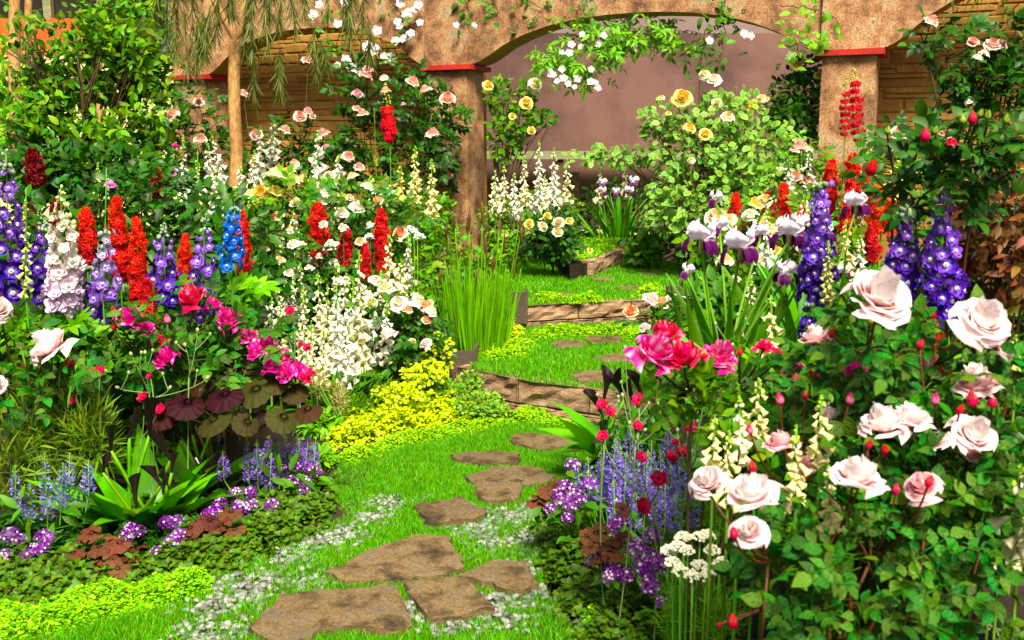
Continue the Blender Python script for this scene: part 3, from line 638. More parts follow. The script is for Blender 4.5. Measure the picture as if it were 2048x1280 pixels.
def compound(nl, seed, W=.62, L=.42, lobe=0):
    r = np.random.default_rng(seed); mb = MB(); lf = leafT(W, 5, .2, .22, pw=.8, wave=.012)
    tube(mb, [(0, 0, 0), (0, .3, .03), (0, .62, .0)], [.018, .013, .008], 4)
    pos = [(.62, 0)]+[(y, s) for y in ((.50, .22) if nl > 3 else (.42,)) for s in (-1, 1)]
    for y, s in pos[:nl]:
        d = np.array([[s*.9, .45 if s else 1, r.normal(0, .12)]]); M = frames(d, np.array([[r.normal(0, .2), r.normal(0, .2), 1.]])); mb.inst(lf, M, [np.array([0, y, .015])], L*r.uniform(.85, 1.1)*(1.1 if s == 0 else .9))
    return mb.tpl()
COMP = [compound(n_, s_) for n_, s_ in ((5, 1), (5, 2), (3, 3), (5, 4))]
COMPM = {}
def compm(mat):
    if mat not in COMPM: COMPM[mat] = [tmesh(t, 'leaf', MAT[mat]) for t in COMP]
    return COMPM[mat]
def palmate(n=5, seed=0, W=.34):
    mb = MB(); lf = leafT(W, 5, .2, .15, pw=.9, wave=.02)
    for j in range(n):
        a = math.radians(-72+144*j/(n-1)); M = frames(np.array([[math.sin(a), math.cos(a), .05]]), np.array([[0, 0, 1.]])); mb.inst(lf, M, [np.zeros(3)], 1-.28*abs(a)/1.3)
    return mb.tpl()
PALM = palmate()
def scallop(lobes=9, seed=0, dome=.12, wave=.05):                 # round scalloped leaf, stalk at the origin
    r = np.random.default_rng(seed); n = lobes*4+1; V = [(0, .24, dome*.75)]; RD = (.12, .27, .42, .56)
    for rad in RD:
        for j in range(n):
            a = math.radians(-168)+math.radians(336)*j/(n-1); ph = math.cos(2*math.pi*lobes*j/(n-1)); ru = 1-.09*(ph+1)/2*(rad > .4)
            sh = .25+.75*min(1, rad/.3); V.append((rad*ru*math.sin(a), .10+.25*sh+rad*ru*math.cos(a)*.95, dome*(1-(rad/.56)**2)*.8+(dome*.2)*(rad > .1)-wave*ph*rad-.02+.02*r.normal()*rad))
    K = len(RD); F = [(1+k*n+j, 1+k*n+j+1, 1+(k+1)*n+j+1, 1+(k+1)*n+j) for k in range(K-1) for j in range(n-1)]; T = [(0, 1+j, 2+j) for j in range(n-1)]
    V = np.array(V, float); return (V, [np.array(F)[:, ::-1], np.array(T)[:, ::-1]], np.ones((len(V), 3)))
def meshes(ts, name, mat): return [tmesh(t, name, MAT[mat]) for t in ts]
HEUCH = meshes([scallop(7, s, .12, .10) for s in range(3)], 'leaf', 'bronze')
LIGUL = meshes([scallop(11, s+5, .16, .03) for s in range(3)], 'leaf', 'ligularia')

def cloud(n, c, rad, bias=.4, up=.5, flat_=.0):
    """n leaf seats inside an ellipsoid: positions, leaf directions, leaf normals"""
    o = rdir(n); rr = RG.random(n)**bias; p = c+o*rr[:, None]*rad
    d = nrm(o+.8*rdir(n)+np.array([0, 0, flat_])); nn = nrm(np.array([0, 0, 1.])*up+o*.6+.5*rdir(n)+np.array([0, -.25, 0])); return p, d, nn
TOC = np.array([0, -1., 0])

# ---------------------------------------------------------------- plants
def stem_part(root, base, pts, r0, r1, mat='stem', name='stem', seg=5):
    mb = MB(); pts = np.asarray(pts); tube(mb, pts, np.linspace(r0, r1, len(pts)), seg); return link(name, mb.mesh(name, MAT[mat], True, base), root)
def basal(root, base, n, L, mat, tpl, spread=.12, h=.25, name='leaf', el=(.1, .9)):
    ms = [tmesh(t, 'leaf', MAT[mat]) for t in tpl] if isinstance(tpl, list) and isinstance(tpl[0], tuple) else tpl
    a = RG.uniform(0, 2*np.pi, n); e = RG.uniform(*el, n); d = np.stack([np.cos(a)*np.cos(e), np.sin(a)*np.cos(e), np.sin(e)], -1)
    p = base+np.stack([np.cos(a)*spread*.4, np.sin(a)*spread*.4, RG.uniform(.02, h, n)], -1)
    return parts(root, name, ms, frames(d, np.array([[0, 0, 1.]])+.25*RG.normal(size=(n, 3))), p, L*RG.uniform(.7, 1.15, n), base)
PALMM = meshes([PALM, palmate(5, 1, .42)], 'leaf', 'fresh'); OVALM = meshes([OVAL, leafT(.4, 5, .25, .4)], 'leaf', 'leaf')
def spike_axis(x, yt, yb, d, lean=0):
    top = P(x+lean, yt, d); bot = P(x, yb, d); b = np.array([bot[0]-.3*(top[0]-bot[0])*0, d, gz(bot[0], d)]); return top, bot, b
def delphinium(label, x, yt, yb, d, top_c, bot_c,  eye=(.85, .82, .85), fl=34, lean=0, n=None, budtop=.12, budc=(.22, .40, .06), grp='delphiniums', rad=1.0, fade=1.0):
    lean = lean or R.uniform(-9, 9); top, bot, b = spike_axis(x, yt, yb, d, lean); root = thing('delphinium', label, 'delphinium', b, grp); L = np.linalg.norm(top-bot); s = M_(fl, d)*.9; ax = nrm(top-bot)
    stem_part(root, b, np.concatenate([bez(b, bot, 5), bez(bot, top, 5)[1:]]), .007, .003)
    n = n or int(np.clip(L/s*5.2, 14, 70)); i = np.arange(n); t = (i+.5)/n; tt = budtop+(1-budtop)*t; ph = i*GOLD+R.uniform(0, 6)
    X = nrm(np.cross(ax, TOC)); Yv = np.cross(ax, X); o = np.cos(ph)[:, None]*X+np.sin(ph)[:, None]*Yv; sc = s*(.42+.66*np.clip(t*1.9, 0, 1))*RG.uniform(.72, 1.18, n)
    rr = s*rad*(.22+.52*np.clip(t*1.6, 0, 1))*RG.uniform(.8, 1.15, n); p = top+(bot-top)*tt[:, None]+o*rr[:, None]+RG.normal(0, s*.14, (n, 3))
    M = frameZ(nrm(o+.28*rdir(n)+np.array([0, -.12, .12])))
    lev = [floret(mixc(top_c, bot_c, q)*(1 if q < .9 else .9), np.array(eye)) for q in (.0, .33, .66, 1.0)]
    ms = [R.choice(lev[min(3, int(k*4*fade))]) for k in t]
    for k in range(n): parts(root, 'floret', ms[k], M[k:k+1], p[k:k+1], sc[k:k+1], b)
    m = 14; tb = RG.random(m)**1.0; a = RG.uniform(0, 6.3, m); pb = top+(bot-top)*(tb*budtop*1.5-.01)[:, None]+(np.cos(a)[:, None]*X+np.sin(a)[:, None]*Yv)*(s*.30*(.3+tb))[:, None]
    mb = MB(); mb.inst(BUDT, frameZ(nrm(pb-top+ax*.05)), pb, s*.26*(.6+.6*tb), mixc(budc, top_c, .25)*np.ones((m, 3))); link('bud_cluster', mb.mesh('bud_cluster', MAT['leafcol'], True, b), root, kind='stuff')
    basal(root, b, 6, .20, None, PALMM, h=max(.15, (bot[2]-b[2])*.9)); return root
def foxglove(label, x, yt, yb, d, col, inner=(.75, .70, .35), bl=26, lean=0, n=None, budtop=.22, grp='foxgloves', face=.7, name='foxglove', leaves=4):
    top, bot, b = spike_axis(x, yt, yb, d, lean); root = thing(name, label, 'foxglove', b, grp); L = np.linalg.norm(top-bot); s = M_(bl, d)*.92; ax = nrm(top-bot)
    stem_part(root, b, np.concatenate([bez(b, bot, 5), bez(bot, top, 5)[1:]]), .008 if d > 2.6 else .0045, .003)
    n = n or int(np.clip(L*(1-budtop)/s*4.6, 12, 46)); i = np.arange(n); t = (i+.5)/n; ph = i*GOLD+R.uniform(0, 6)
    X = nrm(np.cross(ax, TOC)); Yv = np.cross(ax, X); o = np.cos(ph)[:, None]*X+np.sin(ph)[:, None]*Yv; o = nrm(o+TOC*face*RG.random((n, 1)))
    sc = s*(.50+.60*np.clip(t*1.5, 0, 1))*RG.uniform(.78, 1.15, n); p = top+(bot-top)*(budtop+(1-budtop)*t)[:, None]+o*s*.06+RG.normal(0, s*.10, (n, 3))
    M = frameZ(nrm(o+np.array([0, 0, -1.0])+.3*rdir(n))); m1 = bell(np.array(col), np.array(inner)); m2 = bell(np.array(col)*.96, np.array(inner)*.9)
    parts(root, 'bell', [m1, m2, m1], M, p, sc, b)
    m = 16; tb = RG.random(m); a = RG.uniform(0, 6.3, m); pb = top+(bot-top)*(tb*budtop*1.05)[:, None]+(np.cos(a)[:, None]*X+np.sin(a)[:, None]*Yv)*(s*.30*(.25+tb))[:, None]
    mb = MB(); mb.inst(BUDT, frameZ(nrm(pb-top+np.array([0, 0, -.02])+.02*rdir(m))), pb, s*.30*(.35+.75*tb), np.where(RG.random((m, 1)) < tb[:, None]*.6, np.array(col)*.9, np.array((.30, .48, .06)))); link('bud_cluster', mb.mesh('bud_cluster', MAT['leafcol'], True, b), root, kind='stuff')
    if d > 2.6: basal(root, b, leaves, .2, None, OVALM, h=max(.15, (bot[2]-b[2])*.9)); return root
def redspike(label, x, yt, yb, d, c0, c1, wpx=38, lean=0, grp='red flower spires', dens=1.0, budtop=.0, loose=False, cat='flower spire'):
    lean = lean or R.uniform(-10, 10); top, bot, b = spike_axis(x, yt, yb, d, lean); root = thing('flower_spire', label, cat, b, grp); L = np.linalg.norm(top-bot); wd = M_(wpx, d)*.88; ax = nrm(top-bot)
    stem_part(root, b, np.concatenate([bez(b, bot, 4), bez(bot, top, 4)[1:]]), .006, .003)
    n = int(np.clip(L/wd*95*dens, 30, 420)); t = RG.random(n); t = budtop+(1-budtop)*t; a = RG.uniform(0, 6.3, n)
    if loose: t = np.round(t*9)/9+RG.normal(0, .012, n)
    X = nrm(np.cross(ax, TOC)); Yv = np.cross(ax, X); o = np.cos(a)[:, None]*X+np.sin(a)[:, None]*Yv
    prof = np.interp(t, [0, .12, .35, .85, 1], [.22, .55, .95, 1, .6])*(1+.22*np.sin(a*2+t*17+x)+.18*np.sin(t*31+a)); p = top+(bot-top)*t[:, None]+o*(wd*.40*prof*RG.uniform(.5, 1.05, n))[:, None]
    mb = MB(); mb.inst(STAR, frameZ(nrm(o+.5*rdir(n)+np.array([0, 0, -.1]))), p, wd*.20*RG.uniform(.7, 1.25, n), mixc(c0, c1, 0)+(np.array(c1)-np.array(c0))*(t[:, None]*.8+.25*RG.random((n, 1)))); 
    link('flower_spike', mb.mesh('flower_spike', MAT['petal'], True, b), root, kind='stuff')
    if budtop > 0:
        m = 26; tb = RG.random(m)*budtop; a = RG.uniform(0, 6.3, m); pb = top+(bot-top)*tb[:, None]+(np.cos(a)[:, None]*X+np.sin(a)[:, None]*Yv)*(wd*.25*(.2+tb/budtop))[:, None]
        mb = MB(); mb.inst(BUDT, frameZ(rdir(m)), pb, wd*.10, np.tile(np.array([[.62, .52, .12]]), (m, 1))); link('bud_cluster', mb.mesh('bud_cluster', MAT['leafcol'], True, b), root, kind='stuff')
    basal(root, b, 4, .16, None, PALMM, h=max(.1, (bot[2]-b[2])*.9)); return root

def rose_bush(label, base_px, d, blooms, clouds, nleaf=120, leafpx=60, mat='rose_leaf', cane='cane', buds=(), grp=None, name='rose_bush', cat='rose bush', axis=(0, -.38, 1.0), extra=0, ncane=6, face=.5, basez=None, small=False):
    """clouds: (px, py, d, rx_px, ry_px, rz_m); blooms: (px, py, d, width_px, kind); buds: (px, py, d, width_px, kind)"""
    x0 = P(base_px, 640, d)[0]; b = np.array([x0, d, gz(x0, d) if basez is None else basez]); root = thing(name, label, cat, b, grp)
    cl = [(P(x, y, dd), np.array([M_(rx, dd), rz, M_(ry, dd)])) for x, y, dd, rx, ry, rz in clouds]
    vol = np.array([np.prod(c[1])**(2/3) for c in cl]); vol = vol/vol.sum(); kr = min(1.5, d/4+.4)
    hubs = []
    for (c, rad), v in zip(cl, vol):
        h = c+np.array([R.uniform(-.2, .2)*rad[0], .2*rad[1], -.35*rad[2]]); st = b+np.array([R.uniform(-.12, .12), R.uniform(-.1, .1), 0]); pts = bez(st, h, 8, bow=((h[0]-st[0])*-.2+R.uniform(-.05, .05), R.uniform(-.05, .05), .08)); stem_part(root, b, pts, .0060*kr, .0042*kr, cane, 'cane'); hubs.append((h, pts))
        for k in range(max(1, int(round(ncane*v)))):
            e = c+rdir(1)[0]*rad*np.array([.7, .7, .8]); stem_part(root, b, bez(h, e, 6, bow=(R.uniform(-.03, .03), 0, .03)), .0040*kr, .0022*kr, cane, 'cane')
    for q in [(P(q[0], q[1], q[2])+np.array([0, .02, -M_(q[3], q[2])*.15])) for q in blooms]+[P(q[0], q[1], q[2]) for q in buds]:
        lo = [h for h, _ in hubs if h[2] < q[2]-.02] or [min(hubs, key=lambda t: t[0][2])[0]]; h = min(lo, key=lambda t: np.linalg.norm((t-q)*np.array([1.6, 1, 1])))
        stem_part(root, b, bez(h, q, 8, bow=((q[0]-h[0])*.28, (q[1]-h[1])*.28, -.06*abs(q[2]-h[2]))), .0038*kr, .0026*kr, cane, 'cane')
    s = M_(leafpx, d); tot = np.random.default_rng(5)
    def seats(n):
        Ps, Ds, Ns = [], [], []
        for (c, rad), v in zip(cl, vol):
            m = max(1, int(round(n*v))); p, dd, nn = cloud(m, c, rad, .42, .75); nn = nrm(nn+TOC*face*.5); Ps.append(p); Ds.append(dd*np.array([1, 1, .6])); Ns.append(nn)
        return np.concatenate(Ps), np.concatenate(Ds), np.concatenate(Ns)
    p, dd, nn = seats(nleaf); parts(root, 'leaf', compm(mat), frames(dd, nn), p, s*RG.uniform(.75, 1.25, len(p)), b)
    if extra:
        p, dd, nn = seats(extra); mb = MB()
        for j in range(4): mb.inst(COMP[j], frames(dd[j::4], nn[j::4]), p[j::4], s*RG.uniform(.7, 1.2, len(p[j::4])))
        link('foliage', mb.mesh('foliage', MAT[mat], True, b), root, kind='stuff')
    for x, y, dq, wp, kind in blooms:
        c = P(x, y, dq); wm = M_(wp, dq)*1.13; Z = nrm(np.array(axis)+.5*rdir(1)[0]); M = frameZ(Z[None])
        if wp >= 55 and dq < 5: big_bloom(root, kind, M, [c-Z*wm*.16], wm, b)
        else: parts(root, 'bloom', rose_mesh(kind, small), M, [c-Z*wm*.16], wm, b)
    for x, y, dq, wp, kind in buds:
        c = P(x, y, dq); wm = M_(wp, dq)*1.5; Z = nrm(np.array([0, -.2, 1])+.35*rdir(1)[0]); parts(root, 'bud', BUD[kind], frameZ(Z[None]), [c-Z*wm*.4], wm, b)
    return root

def tuft_leaves(root, b, n, L, tpls, el=(.5, 1.35), spread=.1, mat='sword', azc=None, azs=6.3, name='leaf', droop=.0):
    ms = meshes(tpls, 'leaf', mat); a = RG.uniform(0, 2*np.pi, n) if azc is None else RG.normal(azc, azs, n); e = RG.uniform(*el, n)
    d = np.stack([np.cos(a)*np.cos(e), np.sin(a)*np.cos(e), np.sin(e)], -1); p = b+np.stack([np.cos(a)*spread*RG.random(n), np.sin(a)*spread*RG.random(n), np.zeros(n)], -1)
    up = nrm(np.array([0, 0, 1.])*.4-d*np.array([1, 1, 0])+.3*rdir(n)); return parts(root, name, ms, frames(d, up), p, L*RG.uniform(.7, 1.1, n), b)
def iris_tpls(white, dark):
    def st(u, s): ww = .26*math.sin(math.pi*(.08+.86*s))**.8; return (u*ww+.03*math.sin(8*s), .06+.24*math.sin(math.pi*.8*s)+.07*math.sin(5*u+5*s)*s-.05*u*u, .46*s-.12*u*u*s+.06*math.cos(8*u)*s*s)
    def fa(u, s): ww = .04+.17*math.sin(math.pi*min(.9, .05+.87*s**1.3)); return (u*ww, .06+.34*math.sin(math.pi*.5*min(1, s*1.2))+.03*math.sin(7*u)*s, .06*math.sin(math.pi*min(1, s*1.6))-.42*max(0, s-.22)**1.4+.05*math.sin(6*u+4*s)*s-.06*u*u*s)
    a = patch(st, lambda u, s: mixc(white*.85, white, s), 8, 7); f = patch(fa, lambda u, s: mixc(white, dark*(1+1.4*abs(u)**3), min(1, max(0, s*4-.5))), 8, 7); return a, f
IW, ID = np.array((.88, .80, .88)), np.array((.055, .004, .05))
_ia, _if = iris_tpls(IW, ID); IRA = tmesh(_ia, 'standard', MAT['petal']); IRF = tmesh(_if, 'fall', MAT['petal'])
SWORD = [leafT(.085, 6, .3, .10, pw=.55), leafT(.10, 6, .3, .25, pw=.55), leafT(.075, 6, .3, .05, pw=.5)]
def iris_clump(label, px, py, d, blooms, L, n=24, grp='iris clumps', spread=.18):
    q = P(px, py, d); b = np.array([q[0], d, q[2]]); root = thing('iris_clump', label, 'iris', b, grp); tuft_leaves(root, b, n, L, SWORD, (.85, 1.5), spread, 'sword')
    for x, y, dq, wp in blooms:
        c = P(x, y, dq); s = M_(wp, dq)*1.2; st = b+np.array([R.uniform(-.08, .08), R.uniform(-.05, .05), 0]); stem_part(root, b, bez(st, c-np.array([0, 0, .02]), 7, sag=.05), .007, .005)
        mb = MB(); mb.add(*lathe([(.03, -.32), (.07, -.2), (.055, -.05), (.10, .02), (.05, .1)], 6, [(.25, .3, .08)]*2+[(.5, .5, .2)]*3)); bl = link('bloom', mb.mesh('bloom', MAT['petal'], True), root); yaw = R.uniform(0, 2)
        bl.matrix_basis = Matrix.Translation(c-b) @ Matrix.Rotation(yaw, 4, 'Z') @ Matrix.Rotation(R.uniform(-.2, .2), 4, 'X') @ Matrix.Scale(s, 4)
        for k in range(3):
            for me, nm, of in ((IRA, 'standard', 0), (IRF, 'fall', math.pi/3)):
                o = bpy.data.objects.new(nm, me); COL.objects.link(o); o.parent = bl; o.matrix_basis = Matrix.Rotation(2*math.pi*k/3+of, 4, 'Z')
    return root
def spathe_tpl():
    def fn(u, s):
        a = u*math.pi*.96; r = .035+.05*s+.14*max(0, s-.45)**1.3*(1.0+.5*math.cos(a)); z = s*.8+.28*max(0, s-.5)*math.cos(a); return (r*math.sin(a), r*math.cos(a)+.12*max(0, s-.6)*math.cos(a), z)
    return patch(fn, lambda u, s: (1, 1, 1), 8, 11)
SPATHE = tmesh(spathe_tpl(), 'spathe', MAT['black']); CALL = [leafT(.34, 7, .22, .5, pw=.75), leafT(.28, 7, .22, .75, pw=.7), leafT(.36, 7, .2, .3, pw=.8)]
def calla(label, px, py, d, flowers, n, L, grp='black calla lilies', el=(.15, 1.35), spread=.14):
    q = P(px, py, d); b = np.array([q[0], d, q[2]]); root = thing('calla_lily', label, 'calla lily', b, grp); tuft_leaves(root, b, n, L, CALL, el, spread, 'calla')
    for x, y, dq, hp in flowers:
        c = P(x, y, dq); s = M_(hp, dq)*.92; Z = nrm(np.array([R.uniform(-.6, .6), R.uniform(-.3, .1), 1])); st = b+np.array([R.uniform(-.1, .1), R.uniform(-.05, .05), 0]); c0 = c-Z*s*.4
        stem_part(root, b, bez(st, c0+Z*.02, 6), .011, .008, 'fresh'); parts(root, 'spathe', SPATHE, frameZ(Z[None], np.array([R.uniform(-1, 1), R.uniform(-1, 1), 0])), [c0], s, b)
    return root
def salvia(label, px, py, d, spikes, col, grp='blue salvias', wpx=20, leaf='leaf', nl=26):
    q = P(px, py, d); b = np.array([q[0], d, max(q[2], gz(q[0], d))]); root = thing('salvia', label, 'salvia', b, grp)
    for x, yt, yb, dq in spikes:
        top, bot = P(x+R.uniform(-6, 6), yt, dq), P(x, yb, dq); ax = nrm(top-bot); wd = M_(wpx, dq); st = np.array([bot[0]*.8+b[0]*.2, dq, b[2]]); L = np.linalg.norm(top-bot)
        n = int(np.clip(L/wd*42, 40, 260)); t = RG.random(n); a = RG.uniform(0, 6.3, n); X = nrm(np.cross(ax, TOC)); Yv = np.cross(ax, X); o = np.cos(a)[:, None]*X+np.sin(a)[:, None]*Yv
        pr = .25+.75*np.clip(t*2.0, 0, 1); p = top+(bot-top)*t[:, None]+o*(wd*.32*pr)[:, None]; cc = np.where(t[:, None] < .16, np.array((.30, .42, .10)), np.array(col)*RG.uniform(.55, 1.4, (n, 1))); cc = np.where((RG.random((n, 1)) < .10) & (t[:, None] > .2), np.array((.55, .45, .62)), cc)
        mb = MB(); mb.inst(LOW, frames(nrm(o+ax*.5+.3*rdir(n)), o), p, wd*.42*pr*RG.uniform(.6, 1.2, n), cc); sp = link('flower_spike', mb.mesh('flower_spike', MAT['petal'], True, b), root, kind='stuff')
        stem_part(root, b, np.concatenate([bez(st, bot, 3), [top]]), .004, .002)
    c = b+np.array([0, 0, M_(35, d)]); p, dd, nn = cloud(nl, c, np.array([M_(90, d), .1, M_(35, d)]), .5, 1); parts(root, 'leaf', meshes([leafT(.34, 4, .25, .3)], 'leaf', leaf), frames(dd, nn), p, M_(45, d)*RG.uniform(.7, 1.2, nl), b); return root
def head_tpl(seed):
    r = np.random.default_rng(seed); mb = MB(); n = 38; t = floret_mini(); k = np.arange(n)+.5; phi = np.arccos(1-1.25*k/n); th = k*GOLD; o = np.stack([np.cos(th)*np.sin(phi), np.sin(th)*np.sin(phi), np.cos(phi)], -1)
    c = np.where(r.random((n, 1)) < .30, np.array((.74, .46, .80)), np.array((.23, .018, .36))*r.uniform(.6, 1.4, (n, 1))); mb.inst(t, frameZ(o), o*np.array([.42, .42, .3]), .16*r.uniform(.85, 1.2, n), c); return mb.tpl()
def floret_mini():
    mb = MB(); lf = leafT(.7, 2, .2, -.1, pw=1.0, tip=.6)
    for j in range(5):
        a = j*2*math.pi/5; mb.inst(lf, frames(np.array([[math.cos(a), math.sin(a), .25]]), np.array([[0, 0, 1.]])), [np.zeros(3)], .6)
    return mb.tpl()
HEADS = [tmesh(head_tpl(s), 'flower_head', MAT['petal']) for s in range(3)]
def verbena(label, px, py, d, heads, hw=34, grp='purple verbenas', nl=40, z0=None):
    q = P(px, py, d); b = np.array([q[0], d, .03 if z0 is None else z0]); root = thing('verbena', label, 'verbena', b, grp)
    for x, y, dq in heads:
        c = P(x, y, dq-.17); Z = nrm(np.array([0, -.35, 1])+.3*rdir(1)[0]); parts(root, 'flower_head', HEADS[R.randrange(3)], frameZ(Z[None]), [c], M_(hw, dq)*R.uniform(.85, 1.25), b); stem_part(root, b, bez(b+np.array([(c[0]-b[0])*.5, 0, 0]), c, 5), .003, .0025)
    hs = np.array([P(x, y+14, dq-.15) for x, y, dq in heads]); k = RG.integers(0, len(hs), nl); p = hs[k]+RG.normal(0, M_(22, d), (nl, 3))*np.array([1.2, 1, .7])-np.array([0, -.02, .02]); dd = nrm(RG.normal(size=(nl, 3))*np.array([1, 1, .4])); parts(root, 'leaf', OVALM, frames(dd, nrm(np.array([0, -.3, 1.])+.4*rdir(nl))), p, M_(34, d)*RG.uniform(.7, 1.2, nl), b); return root
def heuchera(label, seats, d, size, ms, mat=None, grp=None, cat='heuchera', name='heuchera', tilt=.45):
    c = P(np.mean([s[0] for s in seats]), np.max([s[1] for s in seats]), d); b = np.array([c[0], d, max(.0, c[2]-.05)]); root = thing(name, label, cat, b, grp)
    for x, y, dq in seats:
        p = P(x, y, dq); yaw = R.uniform(0, 6.3) if cat == 'heuchera' else R.uniform(1.9, 4.4); dd = np.array([[math.sin(yaw), math.cos(yaw), -.25 if cat == 'heuchera' else -.55]]); M = frames(dd, nrm(np.array([[0, -tilt, 1.]])+(.3 if cat == 'heuchera' else .75)*rdir(1))); s = M_(size, dq)*R.uniform(.75, 1.15)
        parts(root, 'leaf', ms[R.randrange(len(ms))], M, [p-M[0] @ np.array([0, .35*s, 0])], s, b); stem_part(root, b, bez(b, p-M[0] @ np.array([0, .24*s, .004]), 5), .004, .003, 'red_cane', 'leaf_stalk')
    return root
# ground covers --------------------------------------------------------------
def mound_pts(poly_px, z, n, h, soft=.12, seed=0.0):
    poly = GP(poly_px, z); p = polypts(poly, n); e = edgedist(p, poly); k = e > .045*(vnoise(p, 16, seed)+.35); p = p[k]; e = e[k]; hh = h*sstep(0, soft, e)*(.72+.42*vnoise(p, 9, seed)+.25*vnoise(p, 27, seed)); return p, np.maximum(hh, .004)
def cover(name, label, cat, poly, z, n, h, size, tpl, mat, soft=.12, up=1.0, jit=.65, seed=0.0, layers=.7, tint=None):
    p, hh = mound_pts(poly, z, n, h, soft, seed); n = len(p); q = np.column_stack([p, z+hh*(1-layers*RG.random(n)**2)]); e = 1e-3
    a = RG.uniform(0, 6.3, n); d = np.stack([np.cos(a), np.sin(a), RG.uniform(-.2, .5, n)], -1); nn = nrm(np.array([0, -.15, up])+jit*RG.normal(size=(n, 3))); mb = MB(); mb.inst(tpl, frames(d, nn), q, size*RG.uniform(.65, 1.25, n))
    o = link(name, mb.mesh(name, MAT[mat], True)); tagit(o, label, cat, kind='stuff'); return o
def sprig_tpl(tiers=3, seed=0):
    r = np.random.default_rng(seed); mb = MB(); lf = leafT(.72, 3, .2, .2, pw=.9, tip=.8)
    for k in range(tiers):
        z = .25+.3*k; m = 4; L = .62-.13*k
        for j in range(m):
            a = j*2*math.pi/m+k*.78+r.normal(0, .15); e = .05+.22*k; mb.inst(lf, frames(np.array([[math.cos(a)*math.cos(e), math.sin(a)*math.cos(e), math.sin(e)]]), np.array([[0, 0, 1.]])), [np.array([0, 0, z])], L*r.uniform(.85, 1.15))
    tube(mb, [(0, 0, -.5), (0, 0, .9)], .02, 3); return mb.tpl()
SPRIG = [sprig_tpl(3, s) for s in range(3)]
def mint(label, poly, z, n, h, size, mat='mint', soft=.15, seed=0.0, name='ground_cover'):
    p, hh = mound_pts(poly, z, n, h, soft, seed); n = len(p); q = np.column_stack([p, z+hh]); M = frameZ(nrm(np.array([0, -.25, 1.])+.28*RG.normal(size=(n, 3)))); mb = MB(); sz = size*RG.uniform(.7, 1.25, n)
    for j in range(3): mb.inst(SPRIG[j], M[j::3], q[j::3]-np.array([0, 0, .4*size]), sz[j::3])
    o = link(name, mb.mesh(name, MAT[mat], True)); tagit(o, label, 'ground cover', kind='stuff'); return o
def undergrowth(label, ells, mat, size, tpl=None, name='undergrowth'):
    mb = MB()
    for x, y, d, rx, ry, rz, n in ells:
        c = P(x, y, d); p, dd, nn = cloud(n, c, np.array([M_(rx, d), rz, M_(ry, d)]), .5, .7); p[:, 2] = np.maximum(p[:, 2], bedz(p[:, 0], p[:, 1])+.02)
        mb.inst(tpl or OVAL, frames(dd, nrm(nn+TOC*.2)), p, size*RG.uniform(.6, 1.3, len(p)))
    o = link(name, mb.mesh(name, MAT[mat], True)); tagit(o, label, 'foliage', kind='stuff'); return o
def shrub(name, label, cat, base_px, d, ells, nobj, extra, size, mat, tpls, barkmat='darkbark', grp=None, nbr=10, r0=.02, basez=None, up=.6, leaf='leaf', cluster=0):
    x0 = P(base_px, 640, d)[0]; b = np.array([x0, d, gz(x0, d) if basez is None else basez]); root = thing(name, label, cat, b, grp)
    cl = [(P(x, y, dd), np.array([M_(rx, dd), rz, M_(ry, dd)])) for x, y, dd, rx, ry, rz in ells]; vol = np.array([np.prod(c[1])**(2/3) for c in cl]); vol /= vol.sum(); tips = []
    mb = MB(); low = min(c[0][2]-c[1][2] for c in cl); fork = b+np.array([0, 0, max(.12, (low-b[2])*.5)]); tube(mb, bez(b, fork, 4), np.linspace(r0*1.3, r0, 4), 6)
    for (c, rad), v in zip(cl, vol):
        for k in range(max(2, int(nbr*v))):
            e = c+rdir(1)[0]*rad*.8; pts = bez(fork, e, 7, bow=(R.uniform(-.1, .1), R.uniform(-.1, .1), .1)); tube(mb, pts, np.linspace(r0*.8, r0*.18, 7), 5); tips += [pts[4], pts[5], pts[6]]
            for _ in range(3): q = e+rdir(1)[0]*rad*.4; tube(mb, bez(pts[4+R.randrange(2)], q, 4), np.linspace(r0*.3, r0*.1, 4), 4); tips.append(q)
    link('branches', mb.mesh('branches', MAT[barkmat], True, b), root)
    def seats(n):
        Ps, Ds, Ns = [], [], []
        for (c, rad), v in zip(cl, vol):
            m = max(1, int(n*v))
            p, dd, nn = cloud(m, c, rad, .45, up)
            if cluster:
                kk = RG.integers(0, cluster, m); cs = cloud(cluster, c, rad, .5, up)[0]; p = cs[kk]+RG.normal(size=(m, 3))*rad*.16
            Ps.append(p); Ds.append(dd); Ns.append(nn)
        return np.concatenate(Ps), np.concatenate(Ds), np.concatenate(Ns)
    ms = meshes(tpls, 'leaf', mat); p, dd, nn = seats(nobj); nn = nrm(nn+TOC*.25); parts(root, leaf, ms, frames(dd, nn), p, size*RG.uniform(.7, 1.25, len(p)), b)
    if extra:
        p, dd, nn = seats(extra); mb = MB(); T = len(tpls)
        for j in range(T): mb.inst(tpls[j], frames(dd[j::T], nrm(nn[j::T]+TOC*.25)), p[j::T], size*RG.uniform(.6, 1.2, len(p[j::T])))
        link('crown', mb.mesh('crown', MAT[mat], True, b), root, kind='stuff')
    return root, b
def blooms_on(root, b, lst, axis=(0, -.8, .6), small=False):
    for x, y, d, wp, kind in lst:
        c = P(x, y, d); wm = M_(wp, d)*1.06; Z = nrm(np.array(axis)+.35*rdir(1)[0]); parts(root, 'bloom', rose_mesh(kind, small), frameZ(Z[None]), [c-Z*wm*.16], wm, b)
